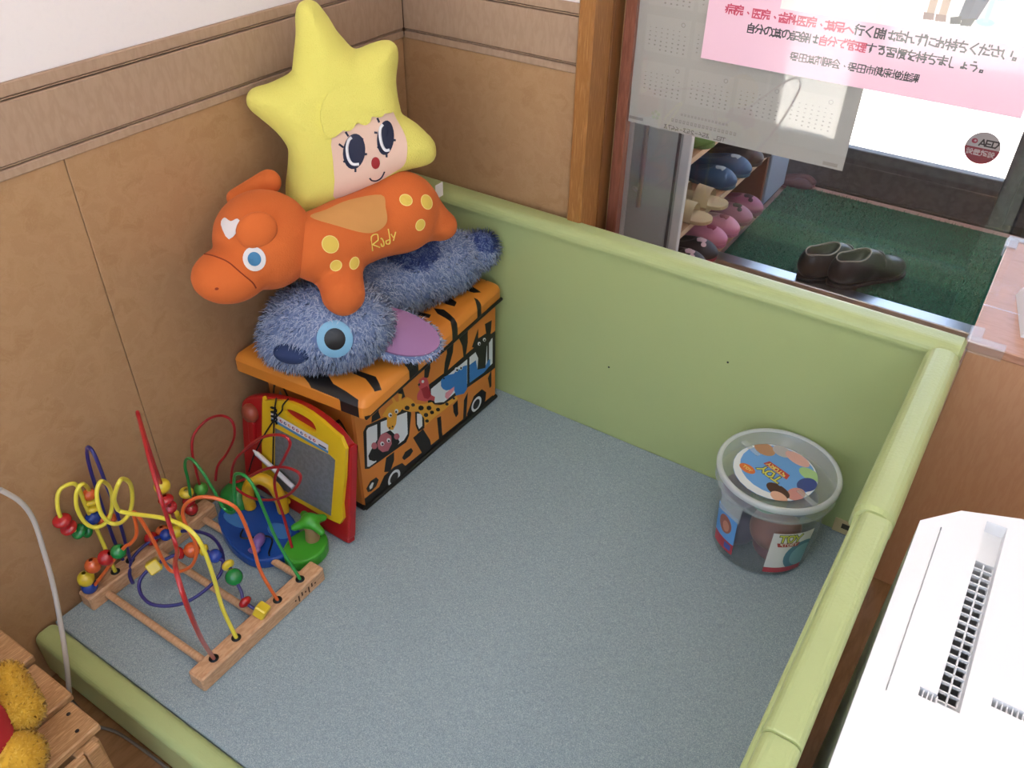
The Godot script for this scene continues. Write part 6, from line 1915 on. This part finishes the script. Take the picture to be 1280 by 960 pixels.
func air_purifier() -> void:
	var t := thing("air_purifier", "white air purifier with a long top vent standing by the counter", "air purifier", Vector3(1.55, STEP, 0.75))
	var o := t.position
	var top := 0.5
	var out := []
	for p in [Vector2(1.317, 1.12), Vector2(1.317, 0.514), Vector2(1.362, 0.461), Vector2(1.437, 0.43), Vector2(1.55, 0.42), Vector2(1.66, 0.43), Vector2(1.735, 0.461), Vector2(1.78, 0.514), Vector2(1.78, 1.12)]:
		out.append(Vector2(p.x - o.x, -(p.y - o.z)))
	var flat := Basis(Vector3.RIGHT, -PI / 2)
	var white := paint("f2f2f2", 0.4)
	var h := top - STEP
	# one moulded shell, with the vents and the panel joint cut into it
	var shell := CSGPolygon3D.new()
	shell.name = "shell"
	shell.polygon = PackedVector2Array(out)
	shell.mode = CSGPolygon3D.MODE_DEPTH
	shell.depth = h
	shell.transform = Transform3D(flat, Vector3(0, h, 0))
	shell.material = white
	t.add_child(shell)
	# recesses and openings through the top into the hollow inside
	for v in [[1.396, 1.422, 0.462, 0.801, 0.0, 0.02], [1.398, 1.42, 0.53, 0.8, 0.0, 0.06], [1.377, 1.396, 0.79, 0.803, 0.0, 0.06], [1.45, 1.5, 0.758, 0.771, 0.0, 0.06], [1.3438, 1.3456, 0.511, 0.817, 0.0, 0.006], [1.335, 1.762, 0.528, 1.1, 0.03, h - 0.02]]:
		var cut := CSGBox3D.new()
		cut.name = "opening"
		cut.operation = CSGShape3D.OPERATION_SUBTRACTION
		var from: float = v[4] if v[4] > 0.0 else -0.01
		cut.size = Vector3(v[1] - v[0], v[3] - v[2], v[5] - from)
		cut.position = Vector3((v[0] + v[1]) / 2 - o.x, -((v[2] + v[3]) / 2 - o.z), -(from + v[5]) / 2)
		cut.material = white
		shell.add_child(cut, true)
	var grid := begin()
	var rows := 18
	for i in rows + 1:
		add_box(grid, Vector3(0.024, 0.005, 0.0022), Vector3(1.409 - o.x, h - 0.018, lerpf(0.53, 0.798, float(i) / rows) - o.z), 0.0004)
	add_box(grid, Vector3(0.002, 0.005, 0.265), Vector3(1.409 - o.x, h - 0.018, 0.6665 - o.z), 0.0004)
	put("vent_grid", done(grid), white, t)
	for v in [[1.377, 1.397, 0.7965, 4], [1.45, 1.5, 0.7645, 9]]:
		var fins := begin()
		for i in v[3] + 1:
			add_box(fins, Vector3(0.0013, 0.005, 0.013), Vector3(lerpf(v[0], v[1], float(i) / v[3]) - o.x, h - 0.005, v[2] - o.z), 0.0)
		put("vent_fins", done(fins), white, t)


# ---------------------------------------------------------------- left foreground
func step_bench() -> void:
	var t := thing("step_bench", "slatted pine step bench beside the wall in the near left corner", "bench", Vector3(0.18, STEP, 1.4))
	var o := t.position
	var y := 0.12 - STEP
	var s := [[0.012, 0.148], [0.158, 0.262], [0.268, 0.342]]
	for i in 3:
		var sl := put("slat", span(s[i][0] - o.x, s[i][1] - o.x, y - 0.016 - i * 0.004, y - i * 0.004, [1.243, 1.25, 1.258][i] - o.z, 1.75 - o.z, 0.0025), M.pine, t)
		for k in 2:
			var nx := lerpf(s[i][0], s[i][1], 0.25 + 0.5 * k) - o.x
			for z in [1.275, 1.34]:
				put("nail", lathe([Vector2(0.0035, 0), Vector2(0.003, 0.0008), Vector2(0, 0.001)], 10, Transform3D(Basis.IDENTITY, Vector3(nx, y - i * 0.004, z + 0.01 * k - o.z))), paint("2a1a10", 0.6), sl)
	put("support_rail", span(0.02 - o.x, 0.36 - o.x, y - 0.06, y - 0.026, 1.275 - o.z, 1.298 - o.z, 0.002), M.pine, t)
	put("support_rail", span(0.02 - o.x, 0.36 - o.x, y - 0.06, y - 0.026, 1.68 - o.z, 1.7 - o.z, 0.002), M.pine, t)
	for x in [0.05, 0.33]:
		for z in [1.29, 1.69]:
			put("leg", span(x - 0.02 - o.x, x + 0.02 - o.x, 0.0, y - 0.0265, z - 0.02 - o.z, z + 0.02 - o.z, 0.002), M.pine, t)
	put("side_board", span(0.343 - o.x, 0.358 - o.x, y - 0.075, y - 0.03, 1.3 - o.z, 1.7 - o.z, 0.002), M.pine, t)
	for z in [1.32, 1.35, 1.36]:
		put("nail", lathe([Vector2(0.0035, 0), Vector2(0.003, 0.0008), Vector2(0, 0.001)], 10, Transform3D(Basis(Vector3.BACK, -PI / 2), Vector3(0.3582 - o.x, y - 0.045 - (z - 1.32) * 0.4, z - o.z))), paint("2a1a10", 0.6), t)
	# plush sitting on the bench, only its paw and flank in view
	var p := thing("plush_toy", "yellow plush toy with a red shirt sitting on the pine bench", "plush toy", Vector3(0.2, 0.122, 1.42))
	var q := p.position
	var f := Field.new()
	f.cap(PLUSH[0] - q, PLUSH[1] - q, 0.026, 0.029, 0.02)
	var g := Field.new()
	g.ell(PLUSH[2] - q, Vector3(0.042, 0.036, 0.04), Basis.IDENTITY, 0.02)
	g.cap(PLUSH[2] - q, PLUSH[2] - q + Vector3(-0.06, 0.0, 0.06), 0.034, 0.04, 0.02)
	var sh := Field.new()
	sh.ell(PLUSH[3] - q, Vector3(0.06, 0.08, 0.06), Basis.IDENTITY, 0.02)
	var hd := Field.new()
	hd.ell(PLUSH[3] - q + Vector3(-0.02, 0.12, 0.02), Vector3(0.06, 0.06, 0.06), Basis.IDENTITY, 0.02)
	var yel := paint("d9a832", 0.95, 0.0, 0.5)
	var hair := paint("ffffff", 0.9, 0.0, 0.3)
	hair.vertex_color_use_as_albedo = true
	var golds := []
	for c in ["d9a832", "e2b546", "cf9c2a"]:
		golds.append(Color(c).srgb_to_linear())
	for part in [["arm", f, yel], ["leg", g, yel], ["shirt", sh, paint("a81a20", 0.9, 0.0, 0.3)], ["head", hd, yel]]:
		var lo := Vector3(1e9, 1e9, 1e9)
		var hi := -lo
		for c in part[1].caps:
			for e in [c[0], c[1]]:
				lo = lo.min(e - Vector3.ONE * 0.05)
				hi = hi.max(e + Vector3.ONE * 0.05)
		for c in part[1].ells:
			lo = lo.min(c[0] - c[1] * 1.2)
			hi = hi.max(c[0] + c[1] * 1.2)
		var skin := nets(part[1], lo, hi, 0.005)
		var limb := put(part[0], skin, part[2], p)
		if part[0] != "shirt":
			var fuzz := put("fuzz", fur(skin, 5000, 0.006, golds, Vector3(0, -0.2, 0), func(_q: Vector3) -> bool: return true), hair, limb)
			fuzz.set_meta("kind", "stuff")


func cables() -> void:
	var c := put("power_cable", tube(curve(CABLE, 6), 0.0045, 10), paint("b9b3ac", 0.5), self)
	c.name = numbered("power_cable")
	tag(c, "pale grey cable hanging down the wood wall over the green edging", "cable")
	var d := put("floor_cable", tube(curve(CABLE_FLOOR, 6), 0.003, 10), paint("6e655c", 0.6), self)
	d.name = numbered("floor_cable")
	tag(d, "thin dark grey cable lying on the brown floor beside the green edging", "cable")
